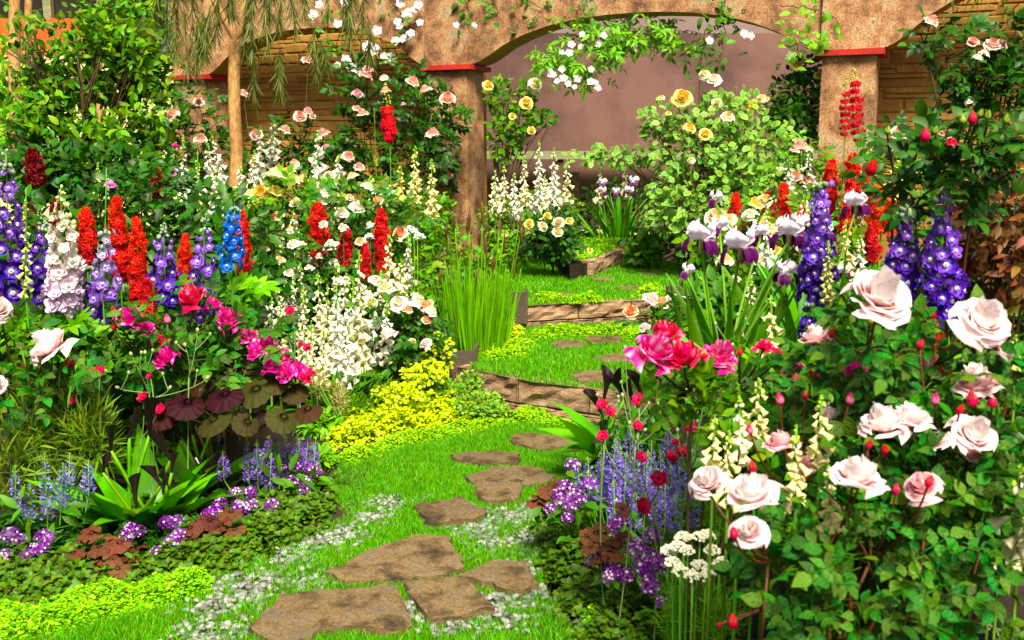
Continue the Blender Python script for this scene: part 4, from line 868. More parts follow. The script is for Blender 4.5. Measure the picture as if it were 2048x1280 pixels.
# ================================================================ PLANTING
VIO, DVIO, LIL, WHT, BLU, GRL = map(np.array, ((.24, .085, .66), (.055, .010, .36), (.33, .15, .68), (.80, .68, .80), (.05, .24, .86), (.50, .44, .66)))
RED, ORG, COR, DRED, PRED = map(np.array, ((.62, .006, .012), (.80, .055, .022), (.82, .085, .075), (.20, .004, .007), (.80, .04, .07)))
CRM, FWH, FYE, FPY = map(np.array, ((.90, .86, .58), (.90, .90, .80), (.88, .82, .22), (.90, .85, .40)))
# ---- left bed: delphiniums
delphinium('violet blue delphinium cut by the left edge of the photo', 18, 300, 600, 4.9, LIL*.8, DVIO, fl=40, lean=-6, n=46)
delphinium('white and lilac delphinium, palest of the left bed', 128, 372, 625, 5.0, np.array((.80, .80, .58)), np.array((.74, .55, .74)), eye=(.9, .88, .85), fl=36, budc=(.50, .62, .14), budtop=.16, n=58)
delphinium('dark violet delphinium half hidden behind the white and lilac one', 88, 430, 600, 5.35, VIO*.8, DVIO, fl=32)
delphinium('low dark violet delphinium under the red spires', 182, 535, 690, 5.15, VIO*.7, DVIO, fl=32, budtop=.03)
delphinium('thin grey lilac delphinium with a long green bud tip', 207, 335, 615, 5.05, GRL, LIL, fl=30, n=24, budtop=.42, rad=.9)
delphinium('violet delphinium beside the orange red spires', 332, 448, 615, 5.4, LIL, DVIO, fl=31)
delphinium('tallest lilac violet delphinium next to the blue one', 402, 430, 640, 5.3, LIL, VIO*.6, fl=32)
delphinium('bright blue delphinium leaning toward a red spire', 462, 415, 530, 5.6, BLU, BLU*.8, eye=(.5, .65, .9), fl=27, budtop=.05, n=30)
foxglove('green budded foxglove stalk beside the left edge delphinium', 52, 375, 590, 4.85, (.62, .70, .22), (.5, .6, .2), bl=15, n=22, budtop=.3, face=.2)
foxglove('tall green stalk with small white bells beside the slim tree', 366, 268, 430, 7.4, FWH*.9, bl=18, n=22, budtop=.3)
foxglove('second green bell stalk beside the slim tree, shorter one', 395, 300, 440, 7.2, (.62, .72, .3), bl=15, n=20, budtop=.3)
foxglove('pale lime bud spike rising above the dark red spire', 196, 325, 400, 6.6, (.6, .7, .2), bl=15, n=18, budtop=.35)
# ---- left bed: red spires
for lab, x, a, b_, d, c0, c1, wp in (
 ('red orange spire between the two palest delphiniums', 174, 418, 525, 5.6, ORG, RED, 44), ('tallest scarlet spire of the left bed', 241, 398, 560, 5.5, ORG*.95, RED, 48),
 ('orange red spire leaning on the tallest scarlet one', 280, 440, 640, 5.35, ORG, RED, 50), ('low scarlet spire tip at the foot of the orange red spire', 300, 560, 660, 5.25, RED, RED*.8, 46),
 ('orange red spire between the two lilac violet delphiniums', 366, 470, 575, 5.9, ORG, RED, 34), ('scarlet spire beside the bright blue delphinium', 488, 422, 545, 5.9, ORG*.9, RED, 40),
 ('dark maroon spire deep in the shade at the left', 75, 300, 372, 6.6, DRED, DRED*.6, 48), ('dark red spire in front of the big shrub', 318, 338, 398, 7.0, DRED*1.8, DRED*1.4, 34),
 ('small maroon spire behind the white and lilac delphinium', 108, 395, 470, 6.0, DRED*1.6, DRED, 30),
 ('broad scarlet spire among the white roses', 636, 408, 512, 7.0, ORG*.85, RED, 52), ('scarlet spire lower right of the broad one', 690, 462, 530, 6.9, RED, RED*.8, 38),
 ('short scarlet spire in front of the cream foxgloves', 731, 488, 560, 6.7, RED, RED*.8, 30), ('scarlet spire behind the budding cream foxglove', 768, 420, 545, 7.0, RED, COR*.8, 42)):
    redspike(lab, x, a, b_, d, c0, c1, wp)
redspike('pink red spire with a long bud tip against the dark climbing rose', 780, 165, 282, 9.0, COR, PRED, 32, budtop=.42, dens=.9)
redspike('thin unopened spire beside the pink red one', 752, 215, 330, 9.0, (.45, .5, .12), (.4, .5, .1), 12, budtop=.9, dens=.3)
# ---- left bed: foxgloves
for lab, x, a, b_, d, c, bl, ln in (
 ('white foxglove leaning left beside the slim trunk', 455, 262, 395, 9.0, FWH, 20, -36), ('white foxglove upright behind the slim trunk', 520, 250, 362, 9.2, FWH, 20, 0), ('white foxglove against the stone wall', 545, 240, 318, 9.4, FWH, 18, 2),
 ('lower white foxglove next to the slim trunk', 505, 300, 400, 8.8, FWH, 18, 4), ('tall white foxglove above the cream roses', 635, 260, 372, 8.4, FWH, 24, 2), ('half open white foxglove beside the tall one', 675, 310, 372, 8.4, FWH, 20, 4),
 ('yellow foxglove left of the pier foot', 828, 290, 405, 8.3, FPY, 18, 2), ('yellow foxglove closest to the pier', 865, 318, 435, 8.2, FPY, 19, -2), ('small yellow foxglove behind the other yellow ones', 800, 330, 410, 8.6, FYE*.95, 16, 0),
 ('cream foxglove topped with green buds under a scarlet spire', 782, 468, 600, 6.6, CRM, 25, -4), ('tallest cream foxglove of the front drift', 722, 500, 735, 6.25, CRM, 26, -4), ('cream foxglove in the middle of the front drift', 690, 545, 745, 6.15, FWH, 26, 2),
 ('pale yellow foxglove of the front drift beside the middle one', 655, 570, 725, 6.2, CRM, 24, 0), ('pale yellow foxglove with a green tip in the front drift', 640, 545, 690, 6.5, CRM, 22, -4), ('cream foxglove at the rear of the front drift', 598, 525, 640, 6.6, CRM, 20, 3),
 ('small cream foxglove at the drift edge near the crimson dots', 572, 560, 690, 6.3, FWH, 18, 0), ('cream foxglove of the drift closest to the peach roses', 745, 590, 720, 6.35, FWH, 24, 3), ('yellowish foxglove lowest in the front drift', 622, 640, 760, 6.0, CRM, 20, 0)):
    foxglove(lab, x, a, b_, d, c, bl=bl, lean=ln)
for lab, x, a, b_, d in (('thin pink white bell spray at the drift edge by the bright leaf', 528, 560, 650, 6.3), ('thin white bell spray above the magenta roses', 556, 575, 660, 6.2)):
    foxglove(lab, x, a, b_, d, (.90, .74, .70), bl=17, n=14, budtop=.15)
# ---- left bed: roses
rose_bush('magenta striped rose bush of the left bed', 400, 5.0, [(385, 596, 4.9, 70, 'crimson'), (258, 637, 4.8, 62, 'magenta'), (458, 638, 4.9, 62, 'magenta'), (497, 674, 4.9, 48, 'striped'), (532, 692, 4.85, 58, 'magenta'), (548, 735, 4.8, 62, 'magenta'), (592, 740, 4.85, 46, 'magenta'), (330, 717, 4.7, 56, 'magenta'), (318, 680, 4.85, 44, 'crimson'), (565, 715, 4.85, 48, 'striped'), (515, 705, 4.8, 56, 'magenta'), (570, 745, 4.75, 50, 'magenta'), (290, 655, 4.8, 42, 'magenta'), (425, 610, 4.95, 40, 'magenta'), (610, 755, 4.8, 36, 'crimson'), (350, 690, 4.75, 40, 'magenta')],
          [(360, 660, 4.95, 130, 70, .22), (470, 690, 4.95, 110, 60, .2), (290, 700, 4.9, 110, 70, .2), (430, 735, 4.9, 130, 40, .2)], 180, 62, 'rose_leaf', grp='rose bushes', buds=[(228, 622, 4.8, 14, 'red'), (228, 655, 4.8, 14, 'red'), (335, 640, 4.85, 16, 'pink'), (445, 622, 4.9, 14, 'red'), (300, 615, 5.0, 12, 'red')])
rose_bush('white and pale pink rose bush at the left edge', 70, 4.6, [(98, 690, 4.5, 92, 'pale'), (-4, 618, 4.6, 60, 'pale'), (-8, 768, 4.5, 44, 'pale')], [(70, 760, 4.6, 130, 70, .2), (10, 720, 4.7, 80, 90, .2)], 80, 62, 'rose_leaf', grp='rose bushes')
rose_bush('cream and yellow rose bush left of the scarlet spires', 545, 7.7, [(548, 350, 7.6, 36, 'cream'), (575, 345, 7.6, 30, 'yellow'), (522, 386, 7.5, 38, 'yellow'), (497, 392, 7.5, 34, 'cream'), (548, 383, 7.5, 34, 'yellow'), (604, 362, 7.6, 34, 'cream'), (625, 372, 7.6, 34, 'cream'), (592, 405, 7.5, 26, 'cream'), (648, 398, 7.4, 28, 'white'), (545, 478, 7.2, 24, 'cream'), (555, 432, 7.2, 24, 'peach')],
          [(560, 440, 7.6, 100, 80, .3), (610, 400, 7.6, 80, 45, .25), (540, 520, 7.4, 90, 60, .3)], 170, 44, 'bush_leaf', grp='rose bushes')
rose_bush('white rose bush with round blooms behind the front foxgloves', 720, 7.4, [(714, 415, 7.2, 38, 'white'), (756, 403, 7.3, 28, 'peach'), (684, 425, 7.3, 26, 'white'), (655, 385, 7.4, 24, 'white'), (800, 466, 7.2, 30, 'peach'), (735, 372, 7.5, 22, 'white'), (720, 482, 7.2, 22, 'cream'), (600, 512, 7.0, 26, 'peach'), (700, 395, 7.5, 20, 'cream')],
          [(700, 450, 7.4, 110, 70, .3), (780, 430, 7.5, 80, 60, .3), (650, 540, 7.2, 90, 50, .3)], 190, 42, 'rose_leaf', grp='rose bushes')
rose_bush('small white pompon rose bush in front of the broad scarlet spire', 650, 6.9, [(646, 449, 6.8, 22, 'white'), (686, 455, 6.8, 24, 'white'), (605, 490, 6.8, 24, 'white'), (614, 518, 6.8, 24, 'white'), (662, 490, 6.75, 30, 'white'), (638, 513, 6.75, 22, 'white'), (586, 488, 6.8, 24, 'white'), (667, 522, 6.75, 20, 'white'), (692, 562, 6.6, 26, 'white'), (676, 563, 6.65, 22, 'white'), (688, 582, 6.6, 20, 'white'), (618, 535, 6.75, 18, 'white')],
          [(640, 520, 6.9, 80, 50, .2), (690, 570, 6.8, 50, 40, .2)], 110, 36, 'rose_leaf', grp='rose bushes', small=True, axis=(0, -.4, 1))
rose_bush('peach white rose bush between the cream foxgloves and the reeds', 815, 6.5, [(797, 605, 6.3, 34, 'white'), (828, 603, 6.35, 34, 'white'), (853, 610, 6.35, 30, 'peach'), (862, 622, 6.3, 26, 'white'), (815, 618, 6.3, 28, 'peach'), (853, 640, 6.3, 24, 'peach'), (742, 605, 6.4, 26, 'cream'), (776, 668, 6.2, 32, 'pale'), (852, 686, 6.2, 26, 'pale'), (825, 684, 6.25, 20, 'cream'), (834, 595, 6.4, 26, 'cream')],
          [(815, 650, 6.5, 75, 50, .22), (830, 690, 6.4, 60, 40, .2)], 120, 40, 'dark_leaf', grp='rose bushes')
# climbing roses on the stone wall and pier
rose_bush('climbing blush rose covering the stone wall beside the middle pier', 770, 11.3, [(x, y, 11.0-.002*abs(x-700), w_, k) for x, y, w_, k in ((731, 150, 26, 'blush'), (771, 182, 22, 'blush'), (826, 162, 26, 'blush'), (850, 179, 25, 'blush'), (895, 195, 28, 'blush'), (865, 267, 27, 'blush'), (715, 187, 20, 'pink'), (726, 226, 22, 'blush'), (714, 217, 18, 'blush'), (697, 312, 24, 'blush'), (650, 336, 20, 'blush'), (718, 333, 22, 'blush'), (768, 155, 16, 'white'), (806, 208, 12, 'pink'), (735, 137, 20, 'pink'))],
          [(740, 180, 11.35, 70, 60, .2), (830, 220, 11.25, 75, 70, .2), (740, 290, 11.3, 60, 60, .2), (830, 310, 11.2, 60, 70, .2), (880, 240, 11.2, 45, 60, .15), (680, 350, 11.3, 70, 40, .2)], 260, 34, 'dark_leaf', grp='climbing roses', extra=260, face=.9, ncane=14)
rose_bush('climbing blush rose low on the stone wall by the slim trunk', 600, 11.9, [(600, 231, 11.6, 24, 'blush'), (616, 222, 11.7, 18, 'pink'), (570, 259, 11.6, 24, 'blush'), (646, 266, 11.5, 26, 'blush'), (625, 232, 11.6, 14, 'blush'), (512, 268, 11.8, 24, 'blush'), (486, 186, 12.2, 20, 'blush'), (615, 120, 11.9, 22, 'blush'), (588, 325, 11.5, 18, 'pink'), (652, 296, 11.5, 20, 'pink')],
          [(590, 290, 11.85, 70, 55, .2), (640, 330, 11.8, 70, 50, .2), (515, 320, 11.9, 50, 40, .2)], 150, 32, 'dark_leaf', grp='climbing roses', extra=80, face=.9)
rose_bush('climbing blush rose at the foot of the far left pier', 395, 12.6, [(345, 228, 12.2, 24, 'blush'), (347, 241, 12.2, 22, 'white'), (397, 203, 12.3, 20, 'blush'), (401, 277, 12.0, 24, 'blush'), (349, 293, 11.8, 20, 'magenta'), (306, 313, 11.6, 18, 'lilac'), (355, 345, 11.4, 20, 'lilac'), (212, 345, 11.0, 10, 'pink')],
          [(400, 240, 12.55, 60, 60, .2), (350, 300, 12.3, 50, 50, .2), (430, 320, 12.3, 50, 50, .2)], 140, 32, 'dark_leaf', grp='climbing roses', extra=60, face=.9)
rose_bush('two blush roses climbing the shaft of the middle pier', 905, 11.5, [(899, 327, 11.35, 25, 'blush'), (895, 350, 11.35, 24, 'blush')], [(893, 320, 11.5, 22, 50, .1)], 26, 30, 'dark_leaf', grp='climbing roses', ncane=3)
rose_bush('lilac cluster rose low at the big shrub', 215, 6.4, [(221, 371, 6.2, 30, 'lilac'), (345, 343, 6.6, 18, 'lilac')], [(250, 400, 6.5, 110, 50, .3), (300, 370, 6.7, 80, 40, .3)], 110, 44, 'dark_leaf', grp='rose bushes')
# ---- reeds
q = G(950, 690, .27); rb = np.array([q[0], q[1], .22]); reed = thing('reed_clump', 'tall green reed clump with dark red brown flower spikes beside the steps', 'reeds', rb)
n = 620; a = RG.uniform(0, 6.3, n); rr = .24*np.sqrt(RG.random(n)); p = rb+np.stack([np.cos(a)*rr, np.sin(a)*rr, np.zeros(n)], -1); dd = nrm(np.stack([np.cos(a)*rr*.7+RG.normal(0, .05, n), np.sin(a)*rr*.7+RG.normal(0, .05, n), np.ones(n)], -1))
BLT = leafT(.028, 5, .3, .06, pw=.45); mb = MB(); mb.inst(BLT, frames(dd, rdir(n)), p, RG.uniform(.30, .66, n)); link('blades', mb.mesh('blades', MAT['fresh'], True, rb), reed, kind='stuff')
for x, y in ((908, 430), (935, 440), (938, 418), (965, 405), (893, 450), (890, 520), (958, 460), (972, 470), (940, 480), (985, 510), (1000, 440), (1008, 460), (1040, 430), (1043, 455), (915, 495), (1028, 520), (880, 540), (955, 540)):
    t_ = P(x, y, q[1]+R.uniform(-.15, .15)); st = rb+np.array([(t_[0]-rb[0])*.55, R.uniform(-.1, .1), 0]); stem_part(reed, rb, bez(st, t_, 5), .0055, .0035, 'fresh', 'stalk', 4)
    mb = MB(); L = R.uniform(.10, .17); tube(mb, [t_+np.array([0, 0, -L]), t_+np.array([0, 0, -L*.5]), t_+np.array([R.uniform(-.01, .01), 0, .02])], [.005, .014, .002], 5); link('flower_spike', mb.mesh('flower_spike', MAT['red_cane'], True, rb), reed)
# ---- irises
iris_clump('white and dark purple iris clump before the right bed', 1450, 770, 3.6, [(1402, 480, 3.5, 72), (1480, 497, 3.45, 76), (1578, 470, 3.6, 70), (1572, 548, 3.5, 52), (1598, 452, 3.7, 46), (1440, 455, 3.8, 44), (1520, 470, 3.8, 44), (1375, 545, 3.5, 34)], .46, 28)
iris_clump('second purple iris clump behind the tall violet delphinium', 1600, 720, 3.9, [(1648, 470, 4.0, 48), (1712, 412, 4.0, 56), (1432, 400, 4.3, 34), (1686, 545, 3.8, 30)], .44, 18)
iris_clump('distant purple iris clump with broad green blades on the upper terrace', 1240, 476, 11.3, [(1205, 368, 11.3, 22), (1232, 386, 11.2, 20), (1268, 366, 11.3, 26), (1325, 358, 11.5, 24), (1305, 384, 11.3, 22), (1258, 384, 11.1, 22), (1205, 384, 11.2, 20)], .56, 44, spread=.30)
# ---- calla lilies
calla('large black calla lily clump of the left bed', 285, 1068, 4.45, [(268, 850, 4.4, 100), (300, 838, 4.45, 110), (330, 900, 4.4, 90), (222, 880, 4.35, 90), (312, 955, 4.3, 80), (270, 985, 4.25, 90), (345, 930, 4.4, 70), (208, 935, 4.35, 60), (185, 985, 4.3, 60), (330, 960, 4.3, 60)], 44, .48)
calla('smaller black calla lily clump under the dark bronze leaves', 405, 1010, 4.85, [(385, 850, 4.8, 80), (420, 838, 4.8, 80), (352, 862, 4.85, 80), (440, 905, 4.75, 80), (405, 940, 4.7, 60)], 28, .40)
calla('black calla lily clump on the right of the lower step', 1225, 905, 4.85, [(1212, 775, 4.8, 90), (1240, 778, 4.8, 95), (1262, 790, 4.8, 90), (1195, 810, 4.75, 80), (1275, 770, 4.85, 80), (1205, 865, 4.7, 70)], 22, .32)
# ---- salvias, verbenas, heucheras
salvia('pale blue salvia at the lower left, before the fine grassy stems', 100, 1050, 4.12, [(32, 930, 1030, 4.12), (95, 905, 1038, 4.08), (122, 925, 1020, 4.12), (138, 905, 1005, 4.15), (178, 920, 985, 4.15), (60, 960, 1040, 4.15), (165, 950, 1020, 4.2)], (.30, .28, .68), wpx=22)
salvia('violet salvia between the verbena heads and the dark bronze leaves', 545, 985, 4.6, [(498, 875, 965, 4.6), (515, 880, 968, 4.56), (540, 905, 985, 4.56), (560, 880, 960, 4.65), (592, 868, 940, 4.65), (612, 865, 930, 4.7), (575, 870, 945, 4.7), (448, 900, 960, 4.56), (600, 880, 945, 4.65), (628, 880, 940, 4.7), (535, 870, 930, 4.7)], (.28, .15, .62), wpx=20)
salvia('violet salvia drift of the right bed behind the white umbels', 1260, 1060, 4.0, [(1200, 905, 1010, 4.0), (1170, 945, 1000, 4.0), (1180, 940, 1010, 3.95), (1235, 860, 1000, 4.05), (1258, 840, 960, 4.1), (1300, 880, 1000, 4.05), (1325, 900, 1040, 3.95), (1262, 950, 1040, 3.9), (1215, 930, 1000, 4.0), (1285, 930, 1030, 3.95), (1345, 930, 1030, 4.0), (1240, 900, 980, 4.1), (1190, 970, 1015, 3.9), (1385, 970, 1060, 3.8), (1335, 850, 950, 4.1), (1310, 940, 1050, 3.85), (1225, 880, 990, 3.95), (1248, 905, 1010, 3.9), (1275, 870, 980, 3.95), (1290, 900, 1020, 3.85), (1180, 915, 990, 4.0), (1208, 890, 985, 4.0), (1330, 960, 1060, 3.8), (1360, 880, 1000, 3.9), (1270, 985, 1060, 3.75), (1160, 925, 985, 4.05), (1350, 990, 1070, 3.75), (1230, 960, 1040, 3.8)], (.30, .21, .68), wpx=25, nl=46)
verbena('purple verbena heads at the lower left corner', 50, 1120, 4.1, [(20, 1070, 4.1), (40, 1078, 4.1), (86, 1073, 4.1), (98, 1076, 4.1), (84, 1097, 4.05), (68, 1098, 4.05), (52, 1112, 4.0), (5, 1116, 4.0), (10, 1108, 4.05)])
verbena('purple verbena heads at the foot of the large calla clump', 320, 1110, 4.2, [(255, 1070, 4.2), (262, 1056, 4.25), (276, 1062, 4.2), (350, 1078, 4.2), (358, 1070, 4.2), (344, 1084, 4.15), (318, 1106, 4.1), (336, 1046, 4.3), (354, 1042, 4.3)], nl=24)
verbena('purple verbena heads beside the heuchera below the violet salvia', 470, 1030, 4.5, [(440, 1008, 4.5), (428, 1024, 4.45), (418, 1030, 4.45), (475, 1012, 4.5), (485, 1016, 4.5), (505, 1008, 4.55), (470, 985, 4.6), (500, 985, 4.6), (544, 1010, 4.5)], nl=30)
verbena('purple verbena heads at the path edge by the lime moss', 600, 960, 4.8, [(590, 932, 4.8), (634, 945, 4.8), (600, 958, 4.75), (585, 962, 4.75), (612, 962, 4.75), (608, 982, 4.7), (570, 938, 4.85), (618, 935, 4.85)], hw=28, nl=34)
verbena('purple verbena heads of the right bed at the path edge', 1150, 1030, 4.0, [(1145, 930, 4.05), (1130, 972, 4.0), (1100, 1018, 3.95), (1122, 1000, 4.0), (1160, 995, 4.0), (1135, 1036, 3.9), (1150, 990, 4.0), (1180, 968, 4.0), (1142, 1012, 3.95), (1118, 988, 4.0)], nl=40)
verbena('purple verbena heads of the right bed around the white umbels', 1270, 1160, 3.5, [(1262, 1090, 3.5), (1280, 1085, 3.5), (1272, 1100, 3.45), (1300, 1068, 3.55), (1308, 1072, 3.55), (1228, 1050, 3.6), (1240, 1042, 3.65), (1218, 1060, 3.6), (1182, 1122, 3.5), (1190, 1112, 3.5), (1225, 1130, 3.45), (1298, 1112, 3.4), (1310, 1130, 3.4), (1295, 1148, 3.4), (1322, 1120, 3.4), (1300, 1172, 3.35), (1218, 1152, 3.4), (1250, 1152, 3.4), (1375, 1180, 3.3), (1325, 1205, 3.3), (1340, 1140, 3.4), (1285, 1130, 3.4)], hw=38, nl=60)
heuchera('red bronze heuchera before the large calla clump', [(x, y, 3.86-.0028*(y-1090)) for x, y in ((200, 1100), (235, 1092), (190, 1140), (160, 1085), (262, 1120), (225, 1120), (180, 1070), (240, 1140), (275, 1098), (150, 1110), (215, 1075))], 4.15, 50, HEUCH, grp='heucheras')
heuchera('brown bronze heuchera below the violet salvia', [(x, y, 4.05-.0030*(y-1070)) for x, y in ((385, 1060), (440, 1055), (470, 1065), (430, 1092), (390, 1092), (415, 1045), (450, 1085), (365, 1075), (460, 1030))], 4.4, 50, HEUCH, grp='heucheras')
heuchera('brown bronze heuchera in the mint of the right bed', [(x, y, 3.35-.0024*(y-1080)) for x, y in ((1195, 1070), (1215, 1095), (1180, 1098), (1240, 1080), (1205, 1055), (1175, 1075), (1225, 1110), (1245, 1020), (1200, 1120))], 3.6, 46, HEUCH, grp='heucheras')
heuchera('small bronze heuchera leaves at the right path edge', [(x, y, 3.9) for x, y in ((1080, 1000), (1095, 985), (1110, 975), (1072, 1006))], 4.05, 40, HEUCH, grp='heucheras')
heuchera('dark bronze ligularia with huge round leaves in the left bed', [(510, 788, 4.67), (562, 842, 4.57), (616, 828, 4.67), (450, 800, 4.62), (490, 850, 4.52), (405, 772, 4.77), (552, 768, 4.82), (372, 815, 4.62), (430, 850, 4.52), (330, 832, 4.67), (590, 788, 4.82), (470, 745, 4.87)], 4.85, 70, LIGUL, cat='ligularia', name='ligularia', tilt=1.5)
# ---- right bed, near: roses
rose_bush('tall pale rose bush nearest at the right, biggest white blooms', 1640, 2.0, [(1715, 950, 1.9, 112, 'pale'), (1505, 985, 1.9, 116, 'pale'), (1497, 1062, 1.85, 84, 'pale'), (1415, 962, 2.1, 78, 'pale'), (1843, 970, 2.0, 84, 'pink')],
          [(1650, 1090, 2.0, 130, 110, .26), (1610, 1190, 2.0, 110, 100, .24), (1760, 1110, 2.0, 140, 110, .26), (1860, 1070, 2.05, 100, 90, .24), (1740, 1220, 1.95, 180, 70, .25), (1545, 1120, 1.95, 50, 55, .14)], 240, 92, 'rose_leaf', 'red_cane', [(1738, 890, 1.95, 18, 'red'), (1505, 935, 1.9, 20, 'red'), (1792, 980, 1.95, 18, 'red'), (1858, 965, 1.9, 20, 'red'), (1465, 1245, 2.0, 26, 'red'), (1438, 1250, 2.0, 12, 'red'), (1468, 1068, 1.8, 22, 'red')], grp='rose bushes of the right bed', ncane=12)
rose_bush('pale pink rose bush in the middle of the right edge, loose wide petals', 1860, 2.2, [(1765, 845, 2.15, 100, 'pale'), (1822, 838, 2.15, 90, 'pale'), (1950, 866, 2.1, 90, 'pale'), (1955, 768, 2.2, 104, 'rededge'), (1560, 886, 2.25, 72, 'pink'), (1948, 905, 2.2, 60, 'pink')],
          [(1800, 930, 2.25, 150, 90, .24), (1920, 960, 2.25, 130, 110, .24), (1745, 900, 2.35, 90, 60, .2), (1960, 1130, 2.2, 100, 110, .2), (1990, 840, 2.3, 70, 80, .2)], 230, 92, 'rose_leaf', 'red_cane', [(1945, 800, 2.15, 26, 'red'), (1985, 805, 2.15, 20, 'red')], grp='rose bushes of the right bed', ncane=10)
rose_bush('white topped rose bush under the violet delphiniums at the right', 1790, 2.4, [(1762, 590, 2.25, 132, 'pale'), (1970, 636, 2.25, 116, 'pale'), (1632, 676, 2.5, 66, 'rededge'), (1712, 743, 2.4, 50, 'magenta')],
          [(1740, 690, 2.45, 110, 70, .22), (1660, 760, 2.5, 110, 70, .2), (1900, 720, 2.4, 120, 60, .2), (1800, 770, 2.45, 130, 60, .22)], 190, 84, 'rose_leaf', 'red_cane', [(1855, 724, 2.35, 30, 'pink'), (1880, 746, 2.35, 22, 'red'), (1900, 750, 2.35, 20, 'red'), (1682, 738, 2.4, 18, 'green'), (1740, 640, 2.4, 20, 'green'), (1663, 668, 2.45, 16, 'red'), (1885, 705, 2.4, 18, 'red')], grp='rose bushes of the right bed', ncane=8)
rose_bush('magenta and white striped rose bush before the irises', 1430, 2.8, [(1308, 700, 2.65, 106, 'striped'), (1370, 714, 2.65, 82, 'crimson'), (1440, 711, 2.7, 82, 'striped'), (1332, 668, 2.75, 74, 'crimson'), (1530, 692, 2.75, 48, 'crimson'), (1588, 738, 2.7, 46, 'magenta'), (1622, 752, 2.7, 40, 'crimson'), (1275, 712, 2.8, 50, 'magenta')],
          [(1400, 780, 2.8, 105, 45, .22), (1500, 760, 2.8, 110, 55, .2), (1560, 830, 2.75, 100, 65, .2), (1440, 820, 2.8, 80, 40, .2)], 150, 66, 'bush_leaf', 'cane', [(1480, 705, 2.7, 14, 'red'), (1560, 705, 2.7, 14, 'red')], grp='rose bushes of the right bed', ncane=8)
rose_bush('dark leaved rose bush with red buds at the right edge', 1920, 2.9, [(1905, 285, 2.9, 30, 'crimson'), (1900, 372, 2.9, 24, 'crimson')], [(1920, 320, 3.0, 100, 55, .25), (1850, 400, 3.1, 80, 50, .25), (1970, 300, 3.0, 80, 65, .25), (1800, 330, 3.2, 60, 30, .15)], 160, 72, 'dark_leaf', 'red_cane', [(1850, 272, 2.85, 22, 'red'), (1945, 238, 2.85, 20, 'red'), (1870, 262, 2.9, 14, 'green'), (1925, 240, 2.9, 16, 'green'), (1975, 232, 2.9, 16, 'green'), (1960, 228, 2.9, 14, 'green'), (2012, 240, 2.9, 16, 'green'), (1742, 338, 3.0, 26, 'red'), (1775, 262, 3.0, 14, 'green'), (2025, 340, 2.9, 16, 'red'), (1835, 262, 2.95, 12, 'green')], grp='rose bushes of the right bed', ncane=12)
rose_bush('climbing blush rose on the stone wall at the right', 1960, 7.2, [(1863, 41, 6.9, 30, 'blush'), (1946, 83, 6.9, 26, 'blush'), (1985, 88, 6.9, 30, 'blush'), (2003, 86, 6.95, 24, 'pink'), (1955, 116, 6.9, 24, 'white'), (1970, 106, 6.9, 20, 'white'), (1798, 265, 6.7, 30, 'blush'), (1890, 268, 6.7, 30, 'blush'), (1937, 204, 6.9, 16, 'white')],
          [(1855, 75, 7.0, 24, 34, .12), (1905, 105, 7.1, 40, 40, .15), (1950, 150, 7.1, 70, 45, .2), (2000, 170, 7.1, 60, 60, .2), (1960, 230, 7.1, 90, 50, .2), (2030, 90, 7.1, 40, 60, .15), (1830, 270, 7.0, 70, 30, .15)], 230, 44, 'dark_leaf', grp='climbing roses', extra=90, face=.9, ncane=16)
rose_bush('peach rose bush at the right end of the upper step', 1330, 5.6, [(1262, 622, 5.4, 34, 'peach'), (1302, 596, 5.5, 38, 'pale'), (1322, 606, 5.5, 32, 'peach'), (1345, 598, 5.6, 30, 'pale'), (1290, 655, 5.3, 24, 'pale'), (1345, 640, 5.5, 22, 'peach'), (1410, 600, 5.6, 30, 'pale'), (1375, 588, 5.6, 28, 'pale')], [(1330, 640, 5.6, 70, 40, .2), (1400, 630, 5.6, 70, 40, .2)], 100, 40, 'rose_leaf', grp='rose bushes of the right bed')
rose_bush('cream and yellow rose bush behind the irises', 1480, 5.6, [(1432, 432, 5.5, 40, 'cream'), (1455, 440, 5.5, 36, 'cream'), (1425, 470, 5.5, 30, 'cream'), (1510, 405, 5.8, 34, 'yellow'), (1530, 400, 5.8, 30, 'cream'), (1545, 460, 5.5, 34, 'cream'), (1450, 520, 5.3, 32, 'cream'), (1530, 445, 5.6, 36, 'yellow'), (1500, 430, 5.6, 30, 'white'), (1520, 520, 5.4, 34, 'cream'), (1550, 500, 5.4, 28, 'yellow'), (1640, 420, 5.6, 32, 'white'), (1505, 560, 5.2, 28, 'cream'), (1470, 560, 5.2, 26, 'white')],
          [(1480, 490, 5.7, 90, 70, .25), (1560, 480, 5.7, 90, 80, .25), (1640, 500, 5.6, 80, 70, .25)], 190, 46, 'bush_leaf', grp='rose bushes of the right bed')
rose_bush('blush rose bush left of the right pier foot', 1600, 8.2, [(1600, 293, 8.0, 34, 'blush'), (1592, 352, 8.0, 26, 'blush'), (1617, 362, 8.0, 28, 'blush'), (1560, 340, 8.1, 18, 'white'), (1580, 385, 7.9, 22, 'cream')], [(1600, 340, 8.2, 60, 50, .2)], 70, 36, 'bush_leaf', grp='rose bushes of the right bed')
